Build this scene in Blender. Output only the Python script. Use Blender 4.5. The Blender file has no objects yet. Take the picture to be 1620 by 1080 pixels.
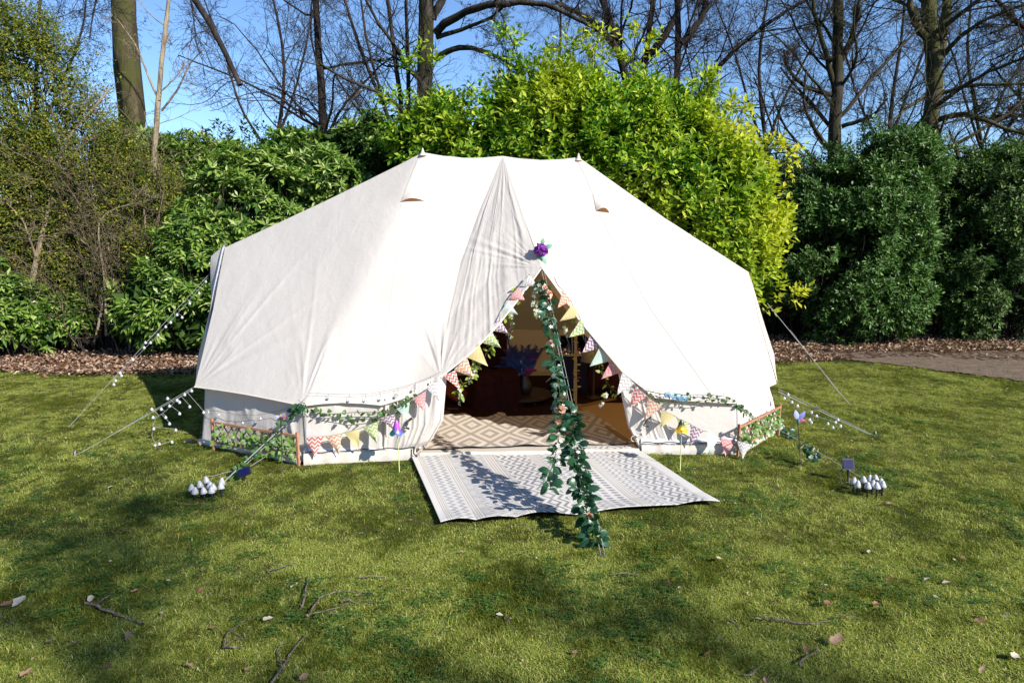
import bpy, math, random
import numpy as np
from mathutils import Vector
from mathutils.bvhtree import BVHTree

random.seed(11)
rng = np.random.default_rng(11)
scene = bpy.context.scene
COL = scene.collection

# ------------------------------------------------------------------ camera
CAM_H, PITCH, FPX = 2.1, math.radians(9.15), 1080.0
cam_data = bpy.data.cameras.new('camera')
cam_data.sensor_width = 36.0
cam_data.lens = 24.0
cam_data.clip_start = 0.05
cam_data.clip_end = 2000.0
cam = bpy.data.objects.new('camera', cam_data)
cam.location = (0, 0, CAM_H)
cam.rotation_euler = (math.radians(90) - PITCH, 0, 0)
COL.objects.link(cam)
scene.camera = cam

# ------------------------------------------------------------------ light
TO_SUN = Vector((1.15, -1.0, 1.02)).normalized()
sun_el = math.asin(TO_SUN.z)
world = bpy.data.worlds.new('World')
scene.world = world
world.use_nodes = True
wn = world.node_tree
wn.nodes.clear()
sky = wn.nodes.new('ShaderNodeTexSky')
sky.sky_type = 'NISHITA'
sky.sun_disc = False
sky.sun_elevation = sun_el
sky.sun_rotation = math.atan2(TO_SUN.x, TO_SUN.y)
sky.altitude = 300
sky.air_density = 0.9
sky.dust_density = 0.0
sky.ozone_density = 6.0
bg = wn.nodes.new('ShaderNodeBackground')
bg.inputs[1].default_value = 0.108
wo = wn.nodes.new('ShaderNodeOutputWorld')
wn.links.new(sky.outputs[0], bg.inputs[0])
wn.links.new(bg.outputs[0], wo.inputs[0])
sl = bpy.data.lights.new('sun', 'SUN')
sl.energy = 5.0
sl.angle = math.radians(0.5)
sl.color = (1.0, 0.955, 0.89)
sun = bpy.data.objects.new('sun', sl)
sun.rotation_euler = TO_SUN.to_track_quat('Z', 'Y').to_euler()
sun.location = (12, -10, 16)
COL.objects.link(sun)
scene.view_settings.view_transform = 'Standard'
scene.view_settings.look = 'None'
scene.view_settings.gamma = 1.0
scene.view_settings.use_curve_mapping = False
scene.view_settings.exposure = 0.88
scene.cycles.max_bounces = 6
scene.cycles.diffuse_bounces = 3
scene.cycles.transmission_bounces = 4

# ------------------------------------------------------------------ placing helpers
CP, SP = math.cos(PITCH), math.sin(PITCH)
CAMV = Vector((0, 0, CAM_H))
def ray(px, py):
    u = (px - 810.0) / FPX; v = (540.0 - py) / FPX
    return Vector((u, CP + v * SP, -SP + v * CP))
def at(px, py, Y):
    "world point at distance Y in front of the viewpoint"
    d = ray(px, py)
    return CAMV + d * (Y / d.y)
def gnd(px, py, z=0.0):
    d = ray(px, py)
    return CAMV + d * ((z - CAM_H) / d.z)
def A(*pts): return np.array([tuple(p) for p in pts], float)

# ------------------------------------------------------------------ mesh helpers
def mk_mesh(name, V, faces, smooth=False, uv=None, col=None):
    V = np.asarray(V, np.float32).reshape(-1, 3)
    faces = [np.asarray(f, np.int32) for f in faces if len(f)]
    me = bpy.data.meshes.new(name)
    me.vertices.add(len(V)); me.vertices.foreach_set('co', V.ravel())
    tot = np.concatenate([np.full(len(f), f.shape[1], np.int32) for f in faces])
    idx = np.concatenate([f.ravel() for f in faces])
    st = np.concatenate([[0], np.cumsum(tot)[:-1]]).astype(np.int32)
    me.loops.add(len(idx)); me.loops.foreach_set('vertex_index', idx)
    me.polygons.add(len(tot)); me.polygons.foreach_set('loop_start', st)
    me.polygons.foreach_set('loop_total', tot)
    me.polygons.foreach_set('use_smooth', np.full(len(tot), smooth, bool))
    me.update(calc_edges=True)
    if uv is not None:
        l = me.uv_layers.new(name='UVMap')
        l.data.foreach_set('uv', np.asarray(uv, np.float32)[idx].ravel())
    if col is not None:
        c = me.color_attributes.new('tint', 'FLOAT_COLOR', 'POINT')
        cc = np.ones((len(V), 4), np.float32); cc[:, :3] = col
        c.data.foreach_set('color', cc.ravel())
    return me

class MB:
    def __init__(s): s.v = []; s.f = {}; s.n = 0; s.uvs = []
    def add(s, V, faces, uv=None):
        V = np.asarray(V, float).reshape(-1, 3)
        for f in faces:
            f = np.asarray(f, int)
            if len(f): s.f.setdefault(f.shape[1], []).append(f + s.n)
        s.v.append(V); s.n += len(V)
        if uv is not None: s.uvs.append(np.asarray(uv, float))
        return s
    def box(s, c, d, rz=0.0, M=None):
        x, y, z = [k / 2 for k in d]
        V = np.array([(a, b, e) for a in (-x, x) for b in (-y, y) for e in (-z, z)], float)
        if M is not None: V = V @ np.array(M).T
        elif rz:
            ca, sa = math.cos(rz), math.sin(rz)
            V = V @ np.array([[ca, -sa, 0], [sa, ca, 0], [0, 0, 1]]).T
        return s.add(V + np.array(tuple(c)), [[(0, 1, 3, 2), (4, 6, 7, 5), (0, 4, 5, 1), (2, 3, 7, 6), (0, 2, 6, 4), (1, 5, 7, 3)]])
    def bar(s, a, b, w, t, up=(0, 0, 1)):
        a = Vector(a); b = Vector(b); d = (b - a); L = d.length; d.normalize()
        u = Vector(up); x = d.cross(u)
        if x.length < 1e-4: x = d.cross(Vector((1, 0, 0)))
        x.normalize(); z = x.cross(d)
        M = [[x[i], d[i], z[i]] for i in range(3)]
        return s.box((a + b) / 2, (w, L, t), M=M)
    def tube(s, pts, r, sides=6, cap=True):
        P = np.asarray([tuple(p) for p in pts], float)[None]
        R = np.broadcast_to(np.asarray(r, float), (len(P[0]),))[None]
        V, F = tubes(P, R, sides)
        s.add(V, [F])
        if cap:
            k = len(P[0]); n0 = s.n - len(V)
            s.f.setdefault(sides, []).append(np.array([[n0 + i for i in range(sides)][::-1], [n0 + (k - 1) * sides + i for i in range(sides)]]))
        return s
    def lathe(s, prof, seg=16, c=(0, 0, 0), M=None):
        prof = np.asarray(prof, float); k = len(prof)
        a = np.linspace(0, 2 * math.pi, seg, endpoint=False)
        V = np.stack([prof[:, None, 0] * np.cos(a), prof[:, None, 0] * np.sin(a), np.repeat(prof[:, None, 1], seg, 1)], -1).reshape(-1, 3)
        if M is not None: V = V @ np.asarray(M).T
        i, j = np.meshgrid(np.arange(k - 1), np.arange(seg), indexing='ij')
        jn = (j + 1) % seg
        F = np.stack([i * seg + j, i * seg + jn, (i + 1) * seg + jn, (i + 1) * seg + j], -1).reshape(-1, 4)
        return s.add(V + np.array(tuple(c)), [F])
    def mesh(s, name, smooth=False):
        V = np.concatenate(s.v); F = [np.concatenate(x) for x in s.f.values()]
        return mk_mesh(name, V, F, smooth, np.concatenate(s.uvs) if s.uvs else None)
    def build(s, name, mat, parent=None, smooth=False, **k):
        return obj(name, s.mesh(name, smooth), mat, parent, **k)

def obj(name, me, mat=None, parent=None, loc=None, rot=None, scl=None, **props):
    if mat is not None and len(me.materials) == 0: me.materials.append(mat)
    o = bpy.data.objects.new(name, me)
    COL.objects.link(o)
    if parent is not None: o.parent = parent
    if loc is not None: o.location = loc
    if rot is not None: o.rotation_euler = rot
    if scl is not None: o.scale = scl
    for k, v in props.items(): o[k] = v
    return o
def thing(name, label, cat, loc=(0, 0, 0), group=None, rz=0.0):
    o = bpy.data.objects.new(name, None); o.empty_display_size = .1
    COL.objects.link(o); o.location = loc; o.rotation_euler = (0, 0, rz)
    o['label'] = label; o['category'] = cat
    if group: o['group'] = group
    return o
def tag(o, label, cat, group=None):
    o['label'] = label; o['category'] = cat
    if group: o['group'] = group
    return o

def unit(a): return a / np.maximum(np.linalg.norm(a, axis=-1, keepdims=True), 1e-9)
def tubes(P, R, sides):
    "P (B,K,3), R (B,K): batch of tapering tubes"
    B, K, _ = P.shape
    T = unit(np.gradient(P, axis=1))
    ref = np.where(np.abs(T[:, :1, 2:3]) > .8, np.array([1., 0, 0]), np.array([0., 0, 1.]))
    N = unit(np.cross(T, np.broadcast_to(ref, T.shape))); Bn = np.cross(T, N)
    a = np.linspace(0, 2 * math.pi, sides, endpoint=False)
    V = P[:, :, None] + R[:, :, None, None] * (np.cos(a)[:, None] * N[:, :, None] + np.sin(a)[:, None] * Bn[:, :, None])
    b, k, j = np.meshgrid(np.arange(B), np.arange(K - 1), np.arange(sides), indexing='ij')
    jn = (j + 1) % sides; o = b * K * sides
    F = np.stack([o + k * sides + j, o + (k + 1) * sides + j, o + (k + 1) * sides + jn, o + k * sides + jn], -1).reshape(-1, 4)
    return V.reshape(-1, 3), F

def resample(P, n):
    P = np.asarray([tuple(p) for p in P], float)
    d = np.concatenate([[0], np.cumsum(np.linalg.norm(np.diff(P, axis=0), axis=1))])
    t = np.linspace(0, d[-1], n)
    return np.stack([np.interp(t, d, P[:, i]) for i in range(3)], -1)
def smoothline(P, n):
    P = resample(P, n)
    for _ in range(2):
        Q = P.copy(); Q[1:-1] = (P[:-2] + 2 * P[1:-1] + P[2:]) / 4; P = Q
    return P
def _h(i, j, s):
    n = (i.astype(np.int64) * 374761393 + j.astype(np.int64) * 668265263 + s * 144269504) & 0x7fffffff
    n = ((n ^ (n >> 13)) * 1274126177) & 0x7fffffff
    return ((n ^ (n >> 16)) & 0xffff) / 65535.0
def vn(x, y, s=0):
    x = np.asarray(x, float); y = np.asarray(y, float)
    i = np.floor(x); j = np.floor(y); fx = x - i; fy = y - j
    fx = fx * fx * (3 - 2 * fx); fy = fy * fy * (3 - 2 * fy)
    i = i.astype(int); j = j.astype(int)
    return (_h(i, j, s) * (1 - fx) + _h(i + 1, j, s) * fx) * (1 - fy) + (_h(i, j + 1, s) * (1 - fx) + _h(i + 1, j + 1, s) * fx) * fy
def fbm(x, y, s=0, o=3):
    return sum(vn(x * 2 ** k, y * 2 ** k, s + k) * .5 ** k for k in range(o)) / sum(.5 ** k for k in range(o))

# ------------------------------------------------------------------ materials
class NT:
    def __init__(s, name):
        s.m = bpy.data.materials.new(name); s.m.use_nodes = True
        s.t = s.m.node_tree; s.t.nodes.clear()
        s.out = s.n('ShaderNodeOutputMaterial')
    def n(s, t, **k):
        x = s.t.nodes.new(t)
        for a, b in k.items(): setattr(x, a, b)
        return x
    def l(s, a, b): s.t.links.new(a, b)
    def inp(s, node, key, v):
        if hasattr(v, 'is_linked') or isinstance(v, bpy.types.NodeSocket): s.l(v, node.inputs[key])
        else: node.inputs[key].default_value = v
    def math(s, op, a, b=0.0):
        x = s.n('ShaderNodeMath', operation=op); s.inp(x, 0, a); s.inp(x, 1, b); return x.outputs[0]
    def mix(s, f, a, b, mode='MIX'):
        x = s.n('ShaderNodeMix', data_type='RGBA', blend_type=mode)
        s.inp(x, 0, f)
        for k, v in ((6, a), (7, b)):
            if isinstance(v, tuple): v = (*v, 1.0) if len(v) == 3 else v
            s.inp(x, k, v)
        return x.outputs[2]
    def noise(s, scale, detail=4.0, vec=None, rough=.6, dist=0.0):
        x = s.n('ShaderNodeTexNoise'); x.inputs['Scale'].default_value = scale
        x.inputs['Detail'].default_value = detail; x.inputs['Roughness'].default_value = rough
        x.inputs['Distortion'].default_value = dist
        if vec is not None: s.l(vec, x.inputs['Vector'])
        return x.outputs['Fac']
    def pos(s): return s.n('ShaderNodeNewGeometry').outputs['Position']
    def mapv(s, vec, scale):
        x = s.n('ShaderNodeMapping'); x.inputs['Scale'].default_value = scale; s.l(vec, x.inputs['Vector']); return x.outputs[0]
    def ramp(s, f, stops):
        x = s.n('ShaderNodeValToRGB'); e = x.color_ramp.elements
        while len(e) < len(stops): e.new(.5)
        for q, (p, c) in zip(e, stops): q.position = p; q.color = (*c, 1) if len(c) == 3 else c
        s.l(f, x.inputs[0]); return x.outputs[0]
    def bump(s, h, strength=.3, dist=.01):
        x = s.n('ShaderNodeBump'); x.inputs['Strength'].default_value = strength; x.inputs['Distance'].default_value = dist
        s.l(h, x.inputs['Height']); return x.outputs[0]
    def bsdf(s, color, rough=.6, spec=.5, normal=None, metal=0.0, transl=None, tf=.3, sheen=0.0):
        p = s.n('ShaderNodeBsdfPrincipled')
        s.inp(p, 'Base Color', (*color, 1) if isinstance(color, tuple) and len(color) == 3 else color)
        s.inp(p, 'Roughness', rough); p.inputs['Specular IOR Level'].default_value = spec
        p.inputs['Metallic'].default_value = metal
        if sheen: p.inputs['Sheen Weight'].default_value = sheen
        if normal is not None: s.l(normal, p.inputs['Normal'])
        o = p.outputs[0]
        if transl is not None:
            t = s.n('ShaderNodeBsdfTranslucent'); s.inp(t, 'Color', (*transl, 1) if isinstance(transl, tuple) else transl)
            mx = s.n('ShaderNodeMixShader'); mx.inputs[0].default_value = tf
            s.l(o, mx.inputs[1]); s.l(t.outputs[0], mx.inputs[2]); o = mx.outputs[0]
        s.l(o, s.out.inputs[0]); return s.m

def simple(name, c, c2=None, scale=20.0, rough=.6, spec=.4, bump=.2, bd=.004, metal=0.0, transl=None, tf=.3):
    t = NT(name); tc = t.n('ShaderNodeTexCoord').outputs['Object']
    nz = t.noise(scale, 5, tc)
    c2 = c2 or tuple(x * .8 for x in c)
    return t.bsdf(t.mix(t.math('MULTIPLY', t.math('SUBTRACT', nz, .3), 2.2), c, c2), rough, spec, t.bump(nz, bump, bd), metal, transl, tf)

def leafmat(name, stops, rough=.4, spec=.5, tf=.25, patch=None, glow=1.6):
    "stops: colours picked per leaf at random; patch tints regions of the plant"
    t = NT(name); g = t.n('ShaderNodeNewGeometry')
    c = t.ramp(g.outputs['Random Per Island'], stops)
    if patch:
        nz = t.noise(patch[1], 3, g.outputs['Position'])
        if len(patch) > 4:
            sx = t.n('ShaderNodeSeparateXYZ'); t.l(g.outputs['Position'], sx.inputs[0]); mr = t.n('ShaderNodeMapRange'); t.l(sx.outputs[0], mr.inputs[0])
            mr.inputs[1].default_value = patch[4]; mr.inputs[2].default_value = patch[5]; mr.inputs[3].default_value = -.14; mr.inputs[4].default_value = .14
            nz_ = t.n('ShaderNodeMath', operation='ADD'); t.l(nz, nz_.inputs[0]); t.l(mr.outputs[0], nz_.inputs[1]); nz = nz_.outputs[0]
        c = t.mix(t.math('MULTIPLY', t.math('SUBTRACT', nz, patch[2]), patch[3]), c, patch[0])
        for nd in t.t.nodes:
            if nd.type == 'MATH': nd.use_clamp = True
    tr = t.mix(1.0, c, (glow, glow * 1.1, glow * .35), 'MULTIPLY')
    m = t.bsdf(c, rough, spec, None, 0, tr, tf)
    return m

def canvas(name, c, tr, tf):
    t = NT(name); tc = t.pos()
    w = t.noise(9, 6, tc, .65, .6); fine = t.noise(420, 2, tc)
    col = t.mix(t.math('MULTIPLY', w, .5), c, tuple(x * .9 for x in c))
    dirt = t.noise(1.7, 5, tc, .7)
    col = t.mix(t.math('MULTIPLY', t.math('SUBTRACT', dirt, .52), .9), col, (c[0] * .8, c[1] * .76, c[2] * .68))
    for nd in t.t.nodes:
        if nd.type == 'MATH': nd.use_clamp = True
    h = t.math('ADD', t.math('MULTIPLY', w, 1.0), t.math('MULTIPLY', fine, .04))
    return t.bsdf(col, .85, .15, t.bump(h, .35, .02), 0, tr, tf)
# ================================================================== GROUND
def edge_back(x):
    "distance at which the lawn gives way to the leaf litter"
    return 9.98 + .1 * np.clip(x + 5, 0, 12) + .12 * np.sin(x * 1.3) + .3 * (fbm(x * .9, x * 0 + 3.3, 5) - .5) * 2
def in_bare(x, y):
    "bare worn soil at the right, in front of the hedge"
    w = .5 * (fbm(x * 1.2, y * 1.6, 9) - .5)
    return (y > 11.25 - (x - 5.4) * .98 + w) & (y < 11.75 + w) & (x > 5.3)

g_m = NT('soil_and_moss'); gp = g_m.pos()
n1 = g_m.noise(.75, 5, gp, .62); n2 = g_m.noise(7, 6, gp, .7); n3 = g_m.noise(60, 4, gp)
gc = g_m.ramp(n1, [(.3, (.03, .042, .008)), (.5, (.066, .07, .013)), (.7, (.11, .1, .03))])
gc = g_m.mix(g_m.math('MULTIPLY', n2, .5), gc, (.025, .03, .008))
M_GROUND = g_m.bsdf(gc, .95, .1, g_m.bump(g_m.math('ADD', n3, g_m.math('MULTIPLY', n2, 2.)), .9, .03))
xs = np.concatenate([[-900, -200, -60, -30], np.linspace(-16, 16, 161), [30, 60, 200, 900]])
ys = np.concatenate([[-300, -60, -20, -8], np.linspace(0, 14, 71), [20, 40, 90, 300, 1500]])
X, Yg = np.meshgrid(xs, ys, indexing='ij')
Zg = np.where((np.abs(X) < 15.9) & (Yg > .1) & (Yg < 13.9), (fbm(X * .5, Yg * .5, 3) - .5) * .02, -.01)
i, j = np.meshgrid(np.arange(len(xs) - 1), np.arange(len(ys) - 1), indexing='ij')
n = len(ys)
GF = np.stack([i * n + j, (i + 1) * n + j, (i + 1) * n + j + 1, i * n + j + 1], -1).reshape(-1, 4)
obj('ground', mk_mesh('ground', np.stack([X, Yg, Zg], -1), [GF], True), M_GROUND, kind='structure')

def sheet(name, fn, x0, x1, y0, y1, st, z, mat):
    xs = np.arange(x0, x1, st); ys = np.arange(y0, y1, st)
    X, Y = np.meshgrid(xs, ys, indexing='ij')
    i, j = np.meshgrid(np.arange(len(xs) - 1), np.arange(len(ys) - 1), indexing='ij'); n = len(ys)
    ok = fn(X, Y)[:-1, :-1]
    F = np.stack([i * n + j, (i + 1) * n + j, (i + 1) * n + j + 1, i * n + j + 1], -1)[ok]
    Z = z + .012 * fbm(X * 4, Y * 4, 2)
    obj(name, mk_mesh(name, np.stack([X, Y, Z], -1), [F], True), mat, kind='structure')
m = NT('litter_soil'); p = m.pos(); q = m.noise(14, 6, p, .7)
M_LIT = m.bsdf(m.ramp(q, [(.35, (.03, .018, .01)), (.7, (.12, .07, .045))]), .95, .1, m.bump(q, 1, .05))
sheet('leaf_litter_bed', lambda x, y: (y > edge_back(x)), -22, 22, 9.4, 20, .1, .006, M_LIT)
m = NT('bare_soil'); p = m.pos(); q = m.noise(5, 7, m.mapv(p, (1, 2.2, 1)), .7); q2 = m.noise(40, 4, p)
M_SOIL = m.bsdf(m.mix(q2, m.ramp(q, [(.35, (.07, .05, .035)), (.5, (.17, .125, .09)), (.7, (.34, .27, .19))]), (.15, .11, .08)), .95, .1, m.bump(q2, 1, .04))
sheet('bare_soil', in_bare, 4.5, 16, 9, 12.6, .07, .006, M_SOIL)

# ---- grass, as tufts set on points
def blades(n, rad, hmin, hmax, w, lean, seed):
    r = np.random.default_rng(seed)
    a = r.uniform(0, 2 * np.pi, n); d = rad * np.sqrt(r.uniform(0, 1, n))
    b = np.stack([d * np.cos(a), d * np.sin(a), np.full(n, -.004)], -1)
    h = r.uniform(hmin, hmax, n); az = r.uniform(0, 2 * np.pi, n); ln = r.uniform(lean * .4, lean, n)
    o = np.stack([np.cos(az), np.sin(az), np.zeros(n)], -1); sd = np.stack([-np.sin(az), np.cos(az), np.zeros(n)], -1)
    ww = (w * r.uniform(.6, 1.2, n))[:, None]
    mid = b + o * (h * ln * .35)[:, None] + np.array([0, 0, 1]) * (h * .6)[:, None]
    tip = b + o * (h * ln)[:, None] + np.array([0, 0, 1]) * (h * np.clip(1.05 - ln * .35, .25, 1))[:, None]
    V = np.stack([b - sd * ww, b + sd * ww, mid + sd * ww * .8, mid - sd * ww * .8, tip], 1).reshape(-1, 3)
    k = np.arange(n)[:, None] * 5
    return V, [k + np.array([0, 1, 2, 3]), k + np.array([3, 2, 4])]
gm = NT('grass'); gp = gm.pos()
rnd = gm.n('ShaderNodeNewGeometry').outputs['Random Per Island']
big = gm.noise(1.5, 5, gp, .65, .5); med = gm.noise(8, 4, gp, .7)
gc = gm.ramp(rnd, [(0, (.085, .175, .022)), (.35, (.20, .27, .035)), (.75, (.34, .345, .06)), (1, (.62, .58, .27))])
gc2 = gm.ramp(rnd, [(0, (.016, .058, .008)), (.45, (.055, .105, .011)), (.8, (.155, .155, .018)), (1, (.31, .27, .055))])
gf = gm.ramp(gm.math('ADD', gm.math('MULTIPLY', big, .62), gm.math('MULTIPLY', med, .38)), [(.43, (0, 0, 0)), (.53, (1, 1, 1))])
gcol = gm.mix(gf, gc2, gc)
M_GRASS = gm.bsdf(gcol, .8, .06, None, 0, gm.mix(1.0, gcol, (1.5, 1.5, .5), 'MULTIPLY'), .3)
lib = bpy.data.collections.new('tuft_library')
for k in range(6):
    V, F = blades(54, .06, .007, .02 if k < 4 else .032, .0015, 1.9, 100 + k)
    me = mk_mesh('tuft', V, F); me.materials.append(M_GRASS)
    lib.objects.link(bpy.data.objects.new('tuft', me))

lib2 = bpy.data.collections.new('long_tuft_library')
for k in range(4):
    V, F = blades(26, .03, .02, .055, .0016, 1.1, 200 + k)
    me = mk_mesh('tuft', V, F); me.materials.append(M_GRASS)
    lib2.objects.link(bpy.data.objects.new('tuft', me))
def scatter(name, P, lib, smin, smax, **props):
    me = bpy.data.meshes.new(name); me.vertices.add(len(P)); me.vertices.foreach_set('co', P.astype(np.float32).ravel()); me.update()
    o = obj(name, me, None, **props)
    ng = bpy.data.node_groups.new(name, 'GeometryNodeTree')
    ng.interface.new_socket('Geometry', in_out='INPUT', socket_type='NodeSocketGeometry')
    ng.interface.new_socket('Geometry', in_out='OUTPUT', socket_type='NodeSocketGeometry')
    N = ng.nodes.new; L = ng.links.new
    a = N('NodeGroupInput'); b = N('NodeGroupOutput'); ip = N('GeometryNodeInstanceOnPoints')
    ci = N('GeometryNodeCollectionInfo'); ci.inputs['Collection'].default_value = lib
    ci.inputs['Separate Children'].default_value = True; ci.inputs['Reset Children'].default_value = True
    ip.inputs['Pick Instance'].default_value = True
    rr = N('FunctionNodeRandomValue'); rr.data_type = 'FLOAT_VECTOR'
    rr.inputs[0].default_value = (-.12, -.12, 0); rr.inputs[1].default_value = (.12, .12, 6.283)
    rs = N('FunctionNodeRandomValue'); rs.data_type = 'FLOAT'; rs.inputs[2].default_value = smin; rs.inputs[3].default_value = smax
    rs.inputs['Seed'].default_value = 5
    L(a.outputs[0], ip.inputs['Points']); L(ci.outputs[0], ip.inputs['Instance'])
    L(rr.outputs[0], ip.inputs['Rotation']); L(rs.outputs[1], ip.inputs['Scale']); L(ip.outputs[0], b.inputs[0])
    md = o.modifiers.new('scatter', 'NODES'); md.node_group = ng
    return o
def lawn_points(n, x0, x1, y0, y1, fan=True):
    x = rng.uniform(x0, x1, n); y = rng.uniform(y0, y1, n)
    if fan:
        k = np.abs(x) < y * .8 + .9; x, y = x[k], y[k]
    k = (y < edge_back(x) + rng.normal(0, .06, len(x))) & (~in_bare(x + rng.normal(0, .25, len(x)), y + rng.normal(0, .2, len(x))) | (rng.uniform(0, 1, len(x)) < .12))
    return x[k], y[k]
TENT_BASE = None

# ================================================================== TREES AND SHRUBS: generators
def perp(d, r):
    v = r.normal(size=d.shape); v -= (v * d).sum(-1, keepdims=True) * d
    return unit(v)
def grow(st, d, L, r0, K, wander, lift, r, tip=.35):
    B = len(st); P = np.zeros((B, K, 3)); P[:, 0] = st; d = d.copy(); step = (L / (K - 1))[:, None]
    for k in range(1, K):
        d = unit(d + wander * r.normal(size=d.shape) + np.array([0, 0, lift]))
        P[:, k] = P[:, k - 1] + d * step
    R = r0[:, None] * np.linspace(1, tip, K)[None] ** .9
    return P, R
def spawn(P, R, n, t0, t1, ang, lf, rf, L, r, jit=.3):
    B, K, _ = P.shape
    b = np.repeat(np.arange(B), n); t = r.uniform(t0, t1, len(b)) * (K - 1)
    i = np.minimum(t.astype(int), K - 2); f = (t - i)[:, None]
    st = P[b, i] * (1 - f) + P[b, i + 1] * f; dd = unit(P[b, i + 1] - P[b, i])
    a = np.radians(ang) * r.uniform(.6, 1.35, len(b))[:, None]
    d = unit(dd * np.cos(a) + perp(dd, r) * np.sin(a))
    ll = L[b] * lf * r.uniform(1 - jit, 1 + jit, len(b)) * (1.15 - .55 * t / (K - 1))
    rr = np.minimum(R[b, i] * rf * r.uniform(.7, 1.1, len(b)), R[b, i])
    return st, d, ll, rr
def branch_tree(mains, levels, seed, rmin=.004):
    """mains: list of (points, r_bottom, r_top). levels: (n, t0, t1, ang, lenfac, radfac, K, wander, lift, sides).
    returns (V,F) wood, (V,F) twigs"""
    r = np.random.default_rng(seed); wood = MB(); twig = MB()
    for pts, ra, rb in mains:
        K = 14; P = smoothline(pts, K)[None]
        jig = r.normal(0, 1, (K, 3)) * ra * .12; jig[0] = 0; P = P + jig
        R = np.linspace(ra, rb, K)[None] * (1 + .05 * r.normal(size=(1, K)))
        V, F = tubes(P, R, 10); wood.add(V, [F])
        L = np.array([np.linalg.norm(np.diff(P[0], axis=0), axis=1).sum()])
        for li, (n, t0, t1, ang, lf, rf, K2, wd, lift, sides) in enumerate(levels):
            st, d, L, r0 = spawn(P, R, n, t0, t1, ang, lf, rf, L, r)
            r0 = np.maximum(r0, rmin)
            P, R = grow(st, d, L, r0, K2, wd, lift, r)
            R = np.maximum(R, rmin * .7)
            V, F = tubes(P, R, sides)
            (wood if li == 0 else twig).add(V, [F])
    return wood, twig
def bark(name, c1, c2, moss=None, sc=6):
    t = NT(name); p = t.pos(); q = t.noise(sc, 6, t.mapv(p, (1, 1, .25)), .7); q2 = t.noise(1.3, 3, p)
    c = t.ramp(q, [(.35, c1), (.65, c2)])
    if moss: c = t.mix(t.ramp(q2, [(.42, (0, 0, 0)), (.58, (1, 1, 1))]), c, moss)
    return t.bsdf(c, .9, .15, t.bump(q, 1.0, .06))
def tree(label, mains, levels, seed, mat, group='bare trees behind the shrubs', name='bare_tree', rmin=.004, cat='tree', base=None):
    wood, twig = branch_tree(mains, levels, seed, rmin)
    t = thing(name, label, cat, (0, 0, 0), group)
    b = Vector(tuple(np.asarray(mains[0][0][0]))) if base is None else base
    b = Vector((b.x, b.y, 0)); t.location = b
    o = wood.build('trunk', mat, t, True); o.location = -b
    o = twig.build('branches', mat, t, True); o.location = -b
    return t

def leaf_cloud(pos, d, nrm, L, W, fold=.18, droop=.12):
    "N leaves of five vertices"
    d = unit(d); s = unit(np.cross(d, nrm)); n = np.cross(s, d)
    L = L[:, None]; W = W[:, None]
    base = pos; mid = pos + d * L * .48
    tip = pos + d * L - n * L * droop
    V = np.stack([base, mid + s * W * .5, tip, mid - s * W * .5, mid - n * W * fold], 1).reshape(-1, 3)
    k = np.arange(len(pos))[:, None] * 5
    return V, np.concatenate([k + np.array(q) for q in ((0, 1, 4), (1, 2, 4), (2, 3, 4), (3, 0, 4))])
def lobe_points(lobes, n, r, inner, front=.75, holes=0):
    "shoot positions over a set of ellipsoid lobes, with outward directions"
    L = np.array(lobes, float); area = L[:, 3] * L[:, 5] + L[:, 3] * L[:, 4] + L[:, 4] * L[:, 5]
    w = r.choice(len(L), n * 3, p=area / area.sum())
    v = unit(r.normal(size=(n * 3, 3)))
    flip = (v[:, 1] > 0) & (r.uniform(size=n * 3) < front); v[flip, 1] *= -1
    low = (v[:, 2] < -.3) & (r.uniform(size=n * 3) < .4); v[low, 2] *= -1
    rad = 1 - inner * r.uniform(0, 1, n * 3) ** 1.5
    rad = rad + .16 * (fbm(v[:, 0] * 6 + w * 3.1, v[:, 2] * 6 + v[:, 1] * 5, 14, 2) - .5)
    lump = 1 + .30 * (fbm(v[:, 0] * 2.3 + w * 7.1, v[:, 2] * 2.3 + v[:, 1] * 1.7, 4) - .5) * 2
    p = L[w, :3] + v * L[w, 3:6] * (rad * lump)[:, None]
    dn = unit(v / L[w, 3:6])
    keep = p[:, 2] > .04
    if holes: keep &= ~((fbm(p[:, 0] * 2.6, p[:, 2] * 2.6 + p[:, 1] * 1.3, 33, 2) < holes) & (rad > .62))
    for q in L:
        ins = (((p - q[:3]) / q[3:6]) ** 2).sum(1) < .62 ** 2
        keep &= ~ins
    p, dn = p[keep][:n], dn[keep][:n]
    return p, dn
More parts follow.
